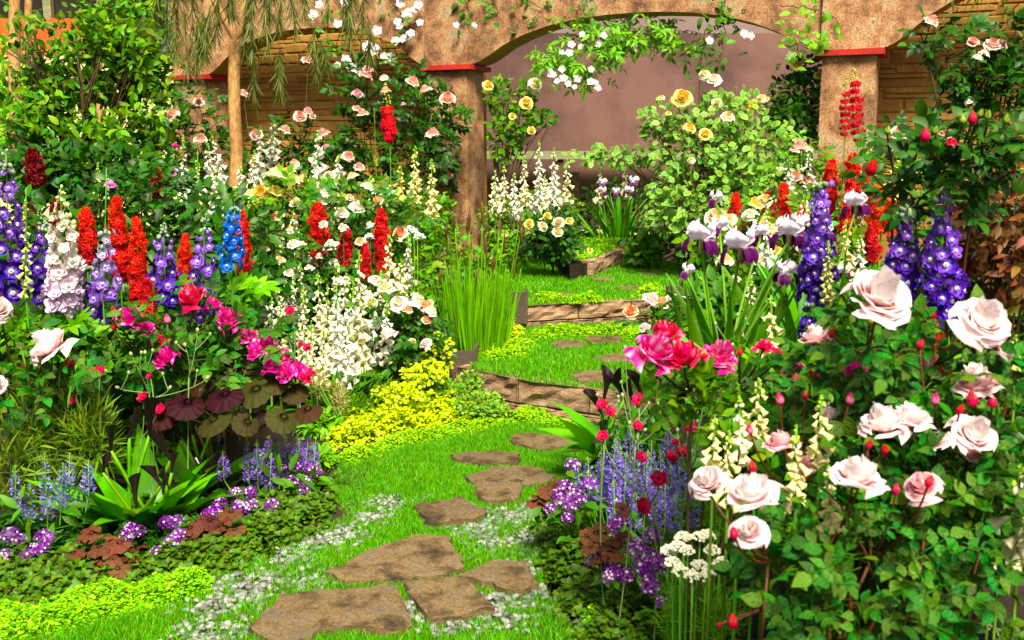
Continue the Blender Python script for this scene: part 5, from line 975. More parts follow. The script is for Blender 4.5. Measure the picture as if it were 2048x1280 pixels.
# ---- right bed: delphiniums, spires, foxgloves
delphinium('tall violet delphinium between the irises and white topped roses', 1632, 368, 605, 3.4, LIL, DVIO, fl=36, lean=12, n=66, budtop=.02)
delphinium('violet delphinium at the right, thinner of the close pair', 1800, 410, 600, 3.0, LIL*.8, DVIO*1.2, fl=38, lean=10, n=40, budtop=.08)
delphinium('violet delphinium at the right, fuller of the close pair', 1878, 380, 650, 2.9, LIL*1.1, DVIO*1.2, fl=42, lean=10, n=58, budtop=.06)
delphinium('low dark violet delphinium florets among the right hand rose leaves', 1850, 640, 740, 2.95, DVIO*1.3, DVIO, fl=36, n=16, budtop=.0)
delphinium('short dark violet delphinium stub under the tall violet one', 1625, 610, 690, 3.35, DVIO*1.3, DVIO, fl=34, n=12, budtop=.0)
for lab, x, a, b_, d, c0, c1, wp in (('scarlet spire behind the tall violet delphinium', 1656, 322, 425, 5.9, ORG*.85, RED, 40), ('coral spire behind the iris blooms', 1570, 368, 445, 5.8, COR, COR*.9, 34), ('orange red spire behind the cream roses', 1478, 388, 475, 5.9, COR, ORG, 36),
        ('orange red spire right of the scarlet one', 1708, 310, 400, 5.7, ORG, RED, 44), ('broad orange spire beside the dark leaved rose', 1762, 375, 460, 5.4, np.array((.88, .2, .03)), ORG, 66), ('scarlet spire below the broad orange one', 1745, 450, 525, 4.9, RED, RED*.85, 40), ('orange spire at the foot of the right pier', 1735, 330, 400, 5.8, np.array((.88, .18, .03)), ORG, 34), ('orange red spire low behind the iris', 1500, 440, 500, 5.7, ORG, RED, 34)):
    redspike(lab, x, a, b_, d, c0, c1, wp, grp='red flower spires of the right bed')
redspike('tall loose red spire in front of the right pier', 1716, 135, 280, 7.4, PRED, RED, 34, grp='red flower spires of the right bed', budtop=.2, loose=True, dens=.42)
redspike('second loose red spire left of the tall one before the right pier', 1690, 150, 268, 7.4, PRED, RED, 28, grp='red flower spires of the right bed', budtop=.3, loose=True, dens=.28)
redspike('deep red flower spray in the shade under the white topped roses', 1862, 618, 700, 2.75, RED*.8, DRED*2, 60, grp='red flower spires of the right bed', dens=.5)
for lab, x, a, b_, d, c, bl, ln in (
 ('tallest white foxglove of the far clump through the arch', 1078, 280, 420, 10.6, FWH, 17, 0), ('white foxglove right of the tallest in the far clump', 1108, 295, 415, 10.5, FWH, 17, 0), ('white foxglove at the right end of the far clump', 1132, 318, 400, 10.6, CRM, 15, 2), ('cream foxglove left of the tallest in the far clump', 1050, 310, 420, 10.7, CRM, 16, -2), ('white foxglove by the pier edge in the far clump', 1008, 330, 425, 10.7, CRM, 17, 0), ('small white foxglove between the far clump and the pier', 1028, 345, 430, 10.4, FWH, 15, 0), ('low cream foxglove in front of the far clump', 1090, 350, 440, 10.2, CRM, 15, 0), ('creamy foxglove low beside the pier in the far clump', 990, 340, 420, 10.5, CRM, 15, 0),
 ('white foxglove at the right pier, tallest there', 1618, 290, 388, 8.0, FWH, 18, 2), ('white foxglove left of the tallest at the right pier', 1580, 312, 395, 8.0, FWH, 18, -2), ('small white foxglove farthest from the right pier', 1552, 325, 400, 8.2, CRM, 16, 0), ('yellow foxglove behind the orange spires', 1790, 290, 400, 6.2, FYE, 24, 0), ('yellow foxglove in front of the stone wall at the right', 1845, 268, 345, 6.4, FPY, 20, 2), ('yellow foxglove between the orange spires and dark leaves', 1740, 280, 360, 6.4, FYE, 20, 0),
 ('small cream foxglove spike by the far iris clump', 1200, 345, 400, 11.8, CRM, 14, 0), ('small cream foxglove spike beyond the far iris clump', 1250, 342, 390, 12.0, CRM, 14, 0),
 ('pale yellow foxglove rising through the near rose leaves', 1545, 590, 705, 3.2, FPY, 26, -4), ('thin yellow foxglove beside the tall violet delphinium', 1655, 480, 600, 3.3, (.75, .75, .3), 16, 2), ('broad pale yellow foxglove beside the pink near rose', 1425, 830, 960, 2.35, FPY, 30, 4), ('yellow foxglove under the striped magenta roses', 1515, 755, 880, 2.4, FPY, 28, 2), ('yellow foxglove behind the tall pale rose', 1592, 850, 1000, 2.05, FPY, 32, 0), ('creamy foxglove cut by the right edge low down', 2035, 930, 1150, 2.1, CRM*.92, 52, 4), ('lime bud spike at the right edge beside the white bloom', 2032, 670, 760, 2.6, (.6, .72, .2), 20, 0)):
    foxglove(lab, x, a, b_, d, c, bl=bl, lean=ln, grp='foxgloves of the right bed', leaves=3)
# crimson campions with woolly stems
def campion(label, px, py, d, stems, flowers, grp='crimson campions'):
    q = P(px, py, d); b = np.array([q[0], d, gz(q[0], d)]); root = thing('campion', label, 'campion', b, grp)
    pts_all = np.array([P(x, y, dq) for x, y, dq in stems]+[P(x, y, dq) for x, y, dq, _ in flowers]); hubs = []
    for k in range(6):
        m_ = pts_all[R.randrange(len(pts_all))]; top = pts_all[:, 2].max(); h = np.array([m_[0]*.85+q[0]*.15+R.uniform(-.05, .05), m_[1]+R.uniform(-.08, .08), max(b[2]+.1, m_[2]-R.uniform(.12, .28))])
        stem_part(root, b, bez(np.array([h[0]*.75+b[0]*.25+R.uniform(-.08, .08), h[1]+R.uniform(-.05, .05), b[2]]), h, 6, bow=(R.uniform(-.08, .08), 0, 0)), 0.0036, .003, 'palestem'); hubs.append(h)
    def reach(e):
        lo = [h for h in hubs if h[2] < e[2]-.03] or [min(hubs, key=lambda h: h[2])]; h = min(lo, key=lambda h: np.linalg.norm((h-e)*np.array([2.5, 1, 1]))); return bez(h, e, 6, bow=((e[0]-h[0])*.25+R.uniform(-.02, .02), 0, -.01))
    for x, y, dq in stems:
        t_ = P(x, y, dq); pts = reach(t_); stem_part(root, b, pts, .0024, .0018, 'palestem')
        mb = MB(); mb.inst(BUDT, frameZ(nrm(pts[-1]-pts[-2])[None]), [t_], M_(8, dq), np.array([[.30, .40, .16]])); link('bud', mb.mesh('bud', MAT['leafcol'], True, b), root)
        k = R.randrange(2, 5); e = pts[k]+np.array([R.uniform(-.07, .07), R.uniform(-.04, .04), R.uniform(.04, .10)]); stem_part(root, b, bez(pts[k], e, 4, bow=(0, 0, -.01)), .0028, .002, 'palestem', 'side_stem')
        mb = MB(); mb.inst(BUDT, frameZ(np.array([[0, 0, 1.]])), [e], M_(7, dq), np.array([[.30, .40, .16]])); link('bud', mb.mesh('bud', MAT['leafcol'], True, b), root)
    fm = floret(np.array((.50, .004, .06)), np.array((.45, .01, .06)))
    for x, y, dq, wp in flowers:
        c = P(x, y, dq); parts(root, 'bloom', fm[R.randrange(2)], frameZ(nrm(np.array([R.uniform(-.5, .5), -.7, .7]))[None]), [c], M_(wp, dq)*1.15, b); stem_part(root, b, reach(c), .0034, .0024, 'palestem')
campion('crimson campion tangle with pale woolly stems of the right bed', 1310, 1000, 3.3, [(1250, 695, 3.2), (1195, 790, 3.3), (1245, 790, 3.3), (1380, 755, 3.2), (1395, 720, 3.2), (1325, 840, 3.2), (1372, 800, 3.25), (1415, 770, 3.2), (1475, 630, 3.2), (1230, 830, 3.3), (1440, 790, 3.1), (1290, 860, 3.2), (1355, 860, 3.2), (1260, 880, 3.3), (1465, 690, 3.1)],
        [(1205, 810, 3.3, 24), (1220, 825, 3.3, 24), (1278, 800, 3.3, 28), (1275, 852, 3.25, 22), (1205, 873, 3.3, 24), (1282, 915, 3.2, 24), (1318, 958, 3.1, 34), (1345, 915, 3.2, 26), (1365, 905, 3.2, 26), (1350, 885, 3.15, 16), (1285, 1015, 3.2, 34), (1380, 855, 3.1, 28)])
campion('crimson campion with pale woolly stems of the left bed', 300, 900, 4.7, [(262, 708, 4.6), (290, 705, 4.6), (395, 660, 4.7), (370, 690, 4.6), (235, 775, 4.6), (415, 755, 4.6), (340, 775, 4.6)],
        [(143, 730, 4.6, 20), (200, 740, 4.6, 20), (55, 728, 4.7, 18), (285, 795, 4.6, 22), (318, 818, 4.6, 22), (150, 800, 4.6, 20), (185, 742, 4.65, 14), (300, 752, 4.6, 14)])
campion('crimson campion flowers scattered below the cream foxglove drift', 600, 760, 5.8, [(540, 640, 5.8), (520, 640, 5.8), (600, 660, 5.8), (575, 700, 5.8), (640, 690, 5.7)], [(580, 623, 5.8, 20), (576, 660, 5.8, 16), (615, 695, 5.8, 18), (618, 748, 5.6, 22), (600, 690, 5.8, 12)])
# white umbels, fennel, small clumps
def umbel(label, px, py, d, heads, grp, col, hw=36, n=46):
    q = P(px, py, d); b = np.array([q[0], d, .03]); root = thing('white_umbel', label, 'umbel flower', b, grp); t = floret_mini()
    for x, y, dq in heads:
        c = P(x, y, dq); w_ = M_(hw, dq); a = RG.uniform(0, 6.3, n); r_ = w_*.5*np.sqrt(RG.random(n)); dm = .32*w_*(1-(2*r_/w_)**2); p = c+np.stack([np.cos(a)*r_, np.sin(a)*r_, dm+RG.normal(0, w_*.06, n)], -1)+RG.normal(0, w_*.1, 3); mb = MB(); mb.inst(t, frameZ(nrm(np.array([0, -.5, 1])+.5*rdir(n))), p, w_*.20, np.array(col)*RG.uniform(.85, 1.05, (n, 1)))
        link('flower_head', mb.mesh('flower_head', MAT['petal'], True, b), root); stem_part(root, b, bez(np.array([c[0]*.7+q[0]*.3, dq+.03, b[2]]), c, 5), .004, .003)
    return root
umbel('white umbel flowers low in the right bed before the near rose', 1380, 1250, 2.75, [(1352, 1090, 2.75), (1400, 1080, 2.75), (1375, 1105, 2.7), (1430, 1100, 2.7), (1395, 1128, 2.65), (1420, 1070, 2.75), (1345, 1122, 2.7), (1385, 1150, 2.6), (1412, 1150, 2.6), (1368, 1078, 2.8), (1440, 1130, 2.65), (1360, 1145, 2.65), (1335, 1100, 2.8)], 'umbels', (.84, .85, .66), hw=34, n=60)
umbel('small white star flower head between the white roses and the reeds', 825, 560, 6.9, [(828, 472, 6.9), (820, 465, 6.9), (835, 480, 6.85), (735, 478, 7.0)], 'umbels', (.88, .88, .82), hw=24, n=30)
umbel('tiny lime umbel at the bottom right corner', 1985, 1330, 2.2, [(1945, 1262, 2.2), (1975, 1250, 2.2), (2000, 1268, 2.2), (2025, 1255, 2.2), (1990, 1285, 2.15), (2035, 1275, 2.2)], 'umbels', (.55, .68, .25), hw=26, n=30)
def feathery(name, label, cat, px, d, ells, size, mat, n, grp=None):
    x0 = P(px, 640, d)[0]; b = np.array([x0, d, gz(x0, d)]); root = thing(name, label, cat, b, grp); mb = MB(); ms = MB()
    for x, y, dq, rx, ry, rz in ells:
        c = P(x, y, dq); m = n//len(ells); p, dd, nn = cloud(m, c, np.array([M_(rx, dq), rz, M_(ry, dq)]), .5, .3, .8); mb.inst(leafT(.09, 3, .3, .2), frames(dd, nn), p, size*RG.uniform(.6, 1.3, m))
        for _ in range(6): tube(ms, bez(b, c+rdir(1)[0]*np.array([M_(rx, dq), rz, M_(ry, dq)])*.6, 5), np.linspace(.004, .0015, 5), 4)
    link('foliage', mb.mesh('foliage', MAT[mat], True, b), root, kind='stuff'); link('stems', ms.mesh('stems', MAT['stem'], True, b), root); return root
feathery('fennel', 'feathery green fennel below the white umbels', 'fennel', 1400, 2.8, [(1390, 1200, 2.85, 70, 60, .14), (1440, 1230, 2.75, 60, 50, .14), (1360, 1250, 2.9, 50, 50, .12), (1440, 1020, 2.9, 40, 50, .1)], .035, 'fresh', 2600)
feathery('feathery_plant', 'fine grassy stemmed plant at the left edge above the pale salvia', 'grassy plant', 100, 4.55, [(60, 850, 4.6, 80, 120, .12), (140, 860, 4.6, 70, 110, .12), (20, 930, 4.5, 60, 90, .12), (190, 880, 4.6, 40, 90, .1)], .11, 'grassy', 1100)
feathery('fern_clump', 'fern like fine green clump below the cream foxglove drift', 'fern', 680, 6.0, [(660, 790, 6.0, 60, 45, .15), (730, 790, 6.1, 60, 45, .15), (680, 815, 5.95, 50, 25, .12)], .07, 'bush_leaf', 1300)
feathery('plume_plant', 'buff feathery plume beside the fern like clump', 'plume flower', 680, 5.75, [(680, 800, 5.75, 16, 40, .05), (640, 770, 5.8, 18, 30, .05)], .03, 'varbuff', 700) if 'varbuff' in MAT else None
# snapdragon row, pink flecks
# ---- shrubs and trees
VAR = []
for s_ in (1, 2):
    v_, f_, c_ = leafT(.72, 4, .15, .2, pw=.95, tip=.75); c_ = c_.copy(); c_[0::3] = (.27, .44, .08); c_[2::3] = (.27, .44, .08); c_[1::3] = (.10, .27, .05); c_[-3:] = (.27, .44, .08); VAR.append((v_, f_, c_))
vr, vb = shrub('variegated_shrub', 'cream edged variegated shrub with pale yellow roses beyond the arch', 'shrub', 1430, 9.9, [(1400, 300, 9.9, 120, 60, .4), (1500, 290, 9.9, 120, 50, .4), (1440, 390, 9.8, 150, 70, .5), (1360, 430, 9.7, 70, 50, .3), (1530, 380, 9.8, 110, 70, .4), (1340, 240, 9.9, 60, 40, .25), (1230, 315, 10.2, 110, 20, .25), (1450, 225, 9.9, 80, 45, .3)], 300, 2700, .082, 'varieg', VAR, nbr=26, r0=.022)
blooms_on(vr, vb, [(1365, 194, 9.6, 42, 'yellow'), (1408, 148, 9.8, 22, 'cream'), (1428, 158, 9.8, 28, 'white'), (1434, 206, 9.7, 24, 'cream'), (1380, 254, 9.5, 26, 'yellow'), (1411, 268, 9.5, 28, 'yellow'), (1456, 233, 9.6, 26, 'cream'), (1500, 212, 9.7, 24, 'yellow'), (1382, 320, 9.4, 18, 'cream'), (1338, 226, 9.6, 12, 'yellow'), (1522, 196, 9.8, 18, 'cream'), (1323, 195, 9.7, 12, 'cream')])
yr, yb_ = shrub('yellow_rose_shrub', 'small round yellow rose shrub on the upper lawn edge', 'shrub', 1105, 9.9, [(1100, 465, 9.8, 65, 50, .3), (1120, 490, 9.8, 45, 35, .25)], 200, 700, .06, 'dark_leaf', [OVAL, ROUND], nbr=12, r0=.012, basez=.43)
blooms_on(yr, yb_, [(1058, 447, 9.5, 20, 'yellow'), (1086, 452, 9.5, 20, 'cream'), (1117, 445, 9.5, 22, 'cream'), (1116, 463, 9.5, 22, 'cream'), (1138, 441, 9.6, 18, 'yellow'), (1095, 432, 9.6, 18, 'yellow'), (1180, 500, 9.6, 12, 'yellow'), (1008, 470, 9.7, 10, 'yellow')])
cr, cb = shrub('climbing_rose', 'climbing yellow rose on the inner side of the middle pier', 'climbing rose', 1000, 11.4, [(1000, 190, 11.35, 30, 40, .15), (1030, 240, 11.3, 55, 30, .2), (1010, 290, 11.35, 35, 40, .2), (1085, 235, 11.2, 35, 14, .12), (1060, 180, 11.3, 20, 20, .1)], 150, 520, .075, 'bush_leaf', [OVAL, ROUND], nbr=14, r0=.014)
blooms_on(cr, cb, [(1071, 167, 11.1, 26, 'cream'), (1053, 206, 11.0, 28, 'yellow'), (1063, 261, 11.0, 18, 'yellow'), (1025, 232, 11.0, 16, 'yellow'), (977, 170, 11.1, 24, 'yellow')])
gr, gb = shrub('climbing_shrub', 'green climbing shrub with few yellow roses at the right pier', 'climbing rose', 1600, 10.5, [(1590, 190, 10.5, 50, 50, .2), (1600, 250, 10.45, 45, 45, .2), (1570, 230, 10.45, 50, 40, .2), (1620, 140, 10.5, 28, 25, .12)], 200, 650, .08, 'leaf', [OVAL, ROUND], nbr=16, r0=.014)
blooms_on(gr, gb, [(1594, 130, 10.3, 24, 'yellow'), (1580, 122, 10.35, 16, 'cream'), (1637, 150, 10.2, 18, 'yellow'), (1528, 197, 10.3, 20, 'yellow')])
shrub('big_shrub', 'big leafy green shrub filling the top left', 'shrub', 190, 9.6, [(170, 90, 9.6, 150, 75, .6), (250, 60, 9.8, 90, 60, .5), (90, 170, 9.5, 90, 80, .5), (230, 170, 9.6, 110, 70, .5), (290, 130, 9.7, 60, 90, .4), (140, 260, 9.4, 120, 60, .5), (270, 270, 9.5, 80, 60, .5), (60, 260, 9.4, 60, 60, .4)], 300, 3900, .105, 'bush_leaf', [OVAL, leafT(.42, 4, .25, .3)], nbr=44, r0=.03, cluster=26)
shrub('dark_shrub', 'low dark leafy shrub under the big shrub', 'shrub', 200, 8.2, [(180, 340, 8.2, 170, 50, .4), (320, 370, 8.0, 90, 40, .3), (60, 350, 8.0, 90, 50, .3)], 220, 1500, .09, 'dark_leaf', [OVAL, ROUND], nbr=20, r0=.014)
shrub('brown_leaved_shrub', 'brown and bronze leaved shrub at the right edge behind the roses', 'shrub', 2000, 3.3, [(1990, 420, 3.3, 80, 110, .2), (2010, 540, 3.3, 60, 80, .2), (1960, 500, 3.35, 50, 60, .15)], 240, 500, .055, 'brownleaf', [leafT(.4, 4, .25, .3)], 'red_cane', nbr=18, r0=.008)
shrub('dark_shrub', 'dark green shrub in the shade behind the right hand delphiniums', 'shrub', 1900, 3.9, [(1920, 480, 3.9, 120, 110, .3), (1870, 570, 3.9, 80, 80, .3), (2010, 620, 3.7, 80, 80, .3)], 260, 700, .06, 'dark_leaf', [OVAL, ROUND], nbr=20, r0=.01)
# slim tree with drooping branchlets
tb = np.array([*P(472, 400, 8.8)[:2], .35]); tree = thing('drooping_tree', 'slim tan trunked tree with drooping needle branches', 'tree', tb)
trunk = [P(470, 470, 8.8), P(470, 390, 8.8), P(474, 300, 8.8), P(469, 220, 8.8), P(468, 160, 8.8), P(470, 110, 8.8), P(474, 80, 8.8)]; trunk[0][2] = .3
mb = MB(); tube(mb, trunk, [.062, .058, .056, .054, .053, .054, .056], 10); trk = link('trunk', mb.mesh('trunk', MAT['bark'], True, tb), tree)
for pts, r_ in (([P(474, 84, 8.8), P(455, 50, 8.8), P(430, 5, 8.8), P(410, -60, 8.8), P(380, -160, 8.9)], (.034, .030, .027, .024, .014)), ([P(472, 88, 8.8), P(486, 45, 8.8), P(492, 0, 8.8), P(500, -80, 8.8), P(520, -180, 8.7)], (.042, .040, .036, .03, .016)), ([P(492, -10, 8.8), P(560, -70, 8.7), P(640, -100, 8.6), P(720, -110, 8.5)], (.024, .018, .014, .008)), ([P(425, -10, 8.8), P(360, -70, 8.8), P(300, -100, 8.8)], (.02, .014, .008)), ([P(492, 20, 8.8), P(515, -40, 8.6), P(560, -120, 8.3)], (.018, .014, .008))):
    mb = MB(); tube(mb, pts, list(r_), 8); link('branch', mb.mesh('branch', MAT['bark'], True, tb), tree)
for x, y0, y1, d in ((345, -90, 120, 8.7), (358, -90, 60, 8.8), (372, -80, 150, 8.6), (385, -60, 95, 8.8), (395, 30, 150, 8.5), (408, 20, 105, 8.6), (420, 10, 110, 8.5), (435, -30, 80, 8.6), (500, -40, 110, 8.7), (512, -40, 70, 8.6), (530, -60, 95, 8.6), (545, -80, 40, 8.7), (568, -80, 60, 8.5), (560, 95, 185, 8.6), (585, -90, 55, 8.5), (600, -100, 30, 8.6), (628, 60, 150, 8.5), (700, -100, 70, 8.5), (712, -100, 105, 8.5), (722, -100, 55, 8.6), (735, 30, 120, 8.5), (690, -100, 40, 8.6), (310, -120, 30, 8.8), (325, -120, 90, 8.8), (505, 60, 200, 8.6), (660, -110, 20, 8.6), (640, 80, 130, 8.6), (462, -60, 30, 8.5)):
    a_, z_ = P(x, y0, d), P(x+R.uniform(-10, 10), y1, d+R.uniform(-.1, .1)); pts = bez(a_, z_, 7, bow=(R.uniform(-.05, .05), R.uniform(-.05, .05), 0)); mb = MB(); tube(mb, pts, np.linspace(.004, .0015, 7), 3)
    n = 120; t = RG.random(n)*6; k = np.clip(t.astype(int), 0, 5); p = pts[k]+(pts[k+1]-pts[k])*(t-k)[:, None]; dd = nrm(np.stack([RG.normal(0, .38, n), RG.normal(0, .38, n), -np.ones(n)], -1)); mb.inst(leafT(.055, 3, .2, .15), frames(dd, rdir(n)), p, RG.uniform(.09, .19, n)); link('drooping_branch', mb.mesh('drooping_branch', MAT['willow'], True, tb), tree)
for k, (x0, x1, d, r_) in enumerate(((28, 30, 11.5, .07), (52, 60, 12.5, .05), (195, 205, 10.8, .045))):
    b = np.array([*P(x0, 300, d)[:2], .4]); tr = thing('slender_tree', ('pale slender trunk at the far top left, thickest of three', 'thin pale trunk second from the left at the top', 'thin greenish trunk rising through the big shrub')[k], 'tree', b, 'slender trees'); mb = MB(); tube(mb, [b, P(x0, 150, d), P((x0+x1)/2, 40, d), P(x1, -120, d)], [r_*1.1, r_, r_*.9, r_*.7], 7); link('trunk', mb.mesh('trunk', MAT['bark'], True, b), tr)
    mb = MB(); tp = P(x1, -120, d)
    for _ in range(5): tube(mb, bez(P((x0+x1)/2, 20-R.uniform(0, 120), d), tp+rdir(1)[0]*.6, 5), np.linspace(r_*.35, .004, 5), 4)
    p, dd, nn = cloud(260, tp+np.array([0, 0, .2]), np.array([.7, .6, .5]), .5, .6); link('branches', mb.mesh('branches', MAT['bark'], True, b), tr); mb = MB(); mb.inst(OVAL, frames(dd, nn), p, .08); link('crown', mb.mesh('crown', MAT['lime'], True, b), tr, kind='stuff')
# golden hedge behind the big shrub
undergrowth('sunlit yellow green hedge glowing behind the big shrub', [(20, 200, 12.5, 60, 120, .4, 900), (40, 320, 12.3, 90, 60, .4, 700), (330, 260, 14.2, 80, 90, .4, 600)], 'lime', .10, name='hedge')
# vines over the arches
def vine(label, paths, leafn, size, mat, flowers, fcol, grp=None, hang=.5, tp=None, fw=20):
    b = P(*paths[0][0]); root = thing('arch_vine', label, 'vine', b, grp)
    ps = []
    for pth in paths:
        q = np.array([P(*c) for c in pth]); t = np.linspace(0, len(q)-1, 4*len(q)); pts = np.stack([np.interp(t, np.arange(len(q)), q[:, j]) for j in range(3)], -1)+RG.normal(0, .012, (len(t), 3)); stem_part(root, b, pts, .006, .003, 'cane', 'stem', 4); ps.append(pts)
    al = np.concatenate(ps); k = RG.integers(0, len(al), leafn); p = al[k]+RG.normal(0, .09, (leafn, 3)); dd = nrm(RG.normal(size=(leafn, 3))*np.array([1, .6, .6])+np.array([0, -.2, -hang])); parts(root, 'leaf', [tmesh(t_, 'leaf', MAT[mat]) for t_ in (tp or [OVAL, COMP[0]])], frames(dd, nrm(np.array([0, -1, .6])+.5*rdir(leafn))), p, size*RG.uniform(.7, 1.25, leafn), b)
    fm = floret(np.array(fcol), np.array((.8, .8, .6)))
    for x, y, d in flowers: parts(root, 'bloom', fm[R.randrange(2)], frameZ(nrm(np.array([R.uniform(-.4, .4), -1, .3]))[None]), [P(x, y, d)], M_(fw, d)*R.uniform(.8, 1.2), b)
    return root
WC = (.88, .84, .86); r_ = R.uniform
WIST = [compound(5, 8, .36, .40), compound(5, 9, .34, .42)]
vine('wisteria spray of bright leaves hanging inside the open arch', [[(1150, 58, 11.1), (1230, 66, 11.0), (1310, 70, 10.9), (1370, 90, 10.8)], [(1250, 62, 11), (1200, 110, 11), (1175, 130, 11)], [(1330, 70, 10.9), (1310, 60, 10.9), (1220, 62, 11)], [(1090, 110, 11.2), (1130, 130, 11.1), (1180, 145, 11.1)]], 210, .22, 'fresh', [(x+r_(-4, 4), y+r_(-4, 4), 10.9) for x, y in ((1162, 68), (1205, 72), (1270, 98), (1140, 85), (1165, 95), (1125, 108), (1140, 108), (1195, 88), (1097, 140), (1110, 150), (1115, 160), (1125, 142), (1155, 160), (1185, 138), (1190, 165), (1135, 170), (1145, 175), (1195, 172), (1100, 152), (1180, 160), (1130, 160))], WC, tp=WIST, hang=.6, fw=15)
vine('white clematis trailing down the stucco left of the middle pier', [[(705, -20, 12.3), (690, 40, 12.3), (670, 100, 12.25), (650, 60, 12.3)], [(790, -20, 11.95), (800, 30, 11.9), (830, 60, 11.85), (770, 100, 12.0)], [(640, -20, 12.5), (650, 50, 12.4), (670, 110, 12.3)]], 90, .10, 'leaf', [(x, y, 11.75+.0022*(850-x)) for x, y in ((640, 10), (628, 30), (675, 48), (692, 5), (800, 8), (812, 28), (830, 18), (820, 25), (838, 10), (795, 45), (800, 52), (822, 66), (818, 72), (790, 82), (805, 78), (738, 88), (745, 102), (752, 95), (768, 112), (775, 118), (785, 115), (692, 120), (700, 135), (675, 130), (712, 138), (755, 62), (735, 95), (840, 45))], WC, fw=18)
vine('sparse green creeper over the stucco at the middle pier top', [[(920, -20, 11.6), (940, 30, 11.55), (930, 60, 11.55)], [(1020, -20, 11.4), (1090, 20, 11.2), (1050, 50, 11.3)], [(1180, -20, 11.0), (1160, 25, 11.0), (1150, 40, 11.0)], [(980, -10, 11.5), (1000, 30, 11.4)]], 120, .09, 'leaf', [(948, 52, 11.45), (912, 50, 11.5)], WC, fw=16)
vine('green creeper tuft hanging over the right side of the open arch', [[(1400, -20, 10.55), (1430, 20, 10.5), (1440, 50, 10.5)], [(1450, -20, 10.5), (1465, 30, 10.45), (1410, 60, 10.5)], [(1410, 60, 10.5), (1405, 110, 10.55), (1400, 130, 10.6)], [(1450, 40, 10.5), (1445, 100, 10.5), (1435, 140, 10.5)]], 110, .085, 'leaf', [(1418, 82, 10.4), (1488, 68, 10.3), (1500, 72, 10.3), (1580, 112, 10.0)], WC, fw=16)
vine('ferny creeper sprig across the right pier block', [[(1560, 10, 10.0), (1620, 15, 9.85), (1660, 30, 9.75), (1680, 45, 9.7)], [(1560, 90, 10.0), (1620, 85, 9.85), (1650, 88, 9.8)], [(1590, 85, 9.9), (1600, 110, 9.9)]], 60, .10, 'fresh', [], WC)
vine('drooping green tendril at the top right corner', [[(1930, -20, 8.9), (1925, 15, 8.9)], [(1960, -20, 8.8), (1955, 25, 8.8)], [(2030, 10, 8.4), (2035, 60, 8.4)]], 50, .10, 'willow', [], WC, tp=[NARROW], hang=1.5)
# ---- filling foliage and ground covers
undergrowth('mixed green leaves filling the left bed between the flower stems', [(100, 700, 5.6, 130, 110, .3, 500), (300, 780, 5.5, 160, 90, .3, 520), (250, 650, 6.0, 220, 90, .3, 600), (480, 620, 6.4, 150, 120, .4, 650), (120, 480, 6.4, 170, 110, .4, 600), (420, 480, 6.9, 160, 110, .4, 600), (600, 640, 6.9, 140, 110, .4, 600), (300, 500, 6.4, 130, 90, .3, 450)], 'dark_leaf', .085)
undergrowth('fresh green leaves filling behind the cream foxglove drift', [(600, 460, 7.9, 140, 80, .4, 600), (760, 480, 7.8, 110, 90, .4, 600), (830, 560, 7.4, 70, 70, .3, 400), (860, 440, 8.6, 60, 60, .3, 300), (700, 600, 7.2, 130, 60, .3, 450), (470, 430, 8.4, 80, 60, .3, 300)], 'bush_leaf', .075)
undergrowth('soft green foliage beyond the reeds at the middle pier foot', [(900, 500, 9.3, 50, 60, .4, 420), (1010, 450, 10.6, 60, 50, .4, 500), (1040, 500, 10.2, 60, 30, .3, 400), (960, 530, 8.8, 60, 30, .3, 350), (1090, 420, 10.9, 80, 40, .3, 500)], 'bush_leaf', .055)
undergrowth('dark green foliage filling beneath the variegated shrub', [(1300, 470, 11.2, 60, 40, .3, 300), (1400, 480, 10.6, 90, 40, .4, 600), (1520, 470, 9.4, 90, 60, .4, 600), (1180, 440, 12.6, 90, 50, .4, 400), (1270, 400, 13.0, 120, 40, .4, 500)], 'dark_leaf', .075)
undergrowth('heart leaved green clump behind the upper lawn by the block edging', [(1290, 500, 10.5, 40, 30, .2, 220)], 'leaf', .09, ROUND)
undergrowth('mixed leaves filling the right bed around the irises and spires', [(1450, 620, 4.6, 120, 60, .3, 500), (1600, 620, 4.4, 120, 90, .3, 600), (1700, 560, 5.6, 110, 50, .3, 350), (1550, 580, 6.2, 120, 40, .3, 350), (1740, 640, 3.9, 90, 60, .25, 300), (1650, 420, 7.4, 110, 50, .3, 350), (1800, 370, 6.8, 80, 50, .3, 250)], 'leaf', .07)
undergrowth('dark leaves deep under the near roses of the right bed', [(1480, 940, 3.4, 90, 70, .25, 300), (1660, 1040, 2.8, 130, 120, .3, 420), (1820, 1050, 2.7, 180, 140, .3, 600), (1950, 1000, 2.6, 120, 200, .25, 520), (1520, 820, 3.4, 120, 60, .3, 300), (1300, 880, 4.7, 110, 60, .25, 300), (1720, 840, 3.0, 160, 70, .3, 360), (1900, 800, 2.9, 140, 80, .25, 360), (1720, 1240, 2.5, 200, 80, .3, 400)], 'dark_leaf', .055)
mint('green leafy carpet under the verbenas and callas of the left bed', [(-200, 1150), (-60, 1060), (100, 1010), (300, 985), (480, 960), (640, 940), (660, 960), (500, 1020), (470, 1090), (300, 1130), (100, 1140), (-100, 1200)], 0, 520, .03, .060, mat='dark_leaf', seed=6)
mint('green leafy carpet under the salvias of the right bed', [(1110, 1010), (1180, 930), (1320, 920), (1480, 980), (1480, 1100), (1300, 1040), (1150, 1010)], 0, 420, .07, .055, mat='leaf', seed=7)
mint('mint like ground cover along the lower left corner', [(-120, 1190), (0, 1125), (150, 1115), (300, 1115), (450, 1080), (520, 1110), (440, 1160), (300, 1185), (150, 1215), (0, 1240), (-120, 1260)], 0, 420, .065, .066, seed=1)
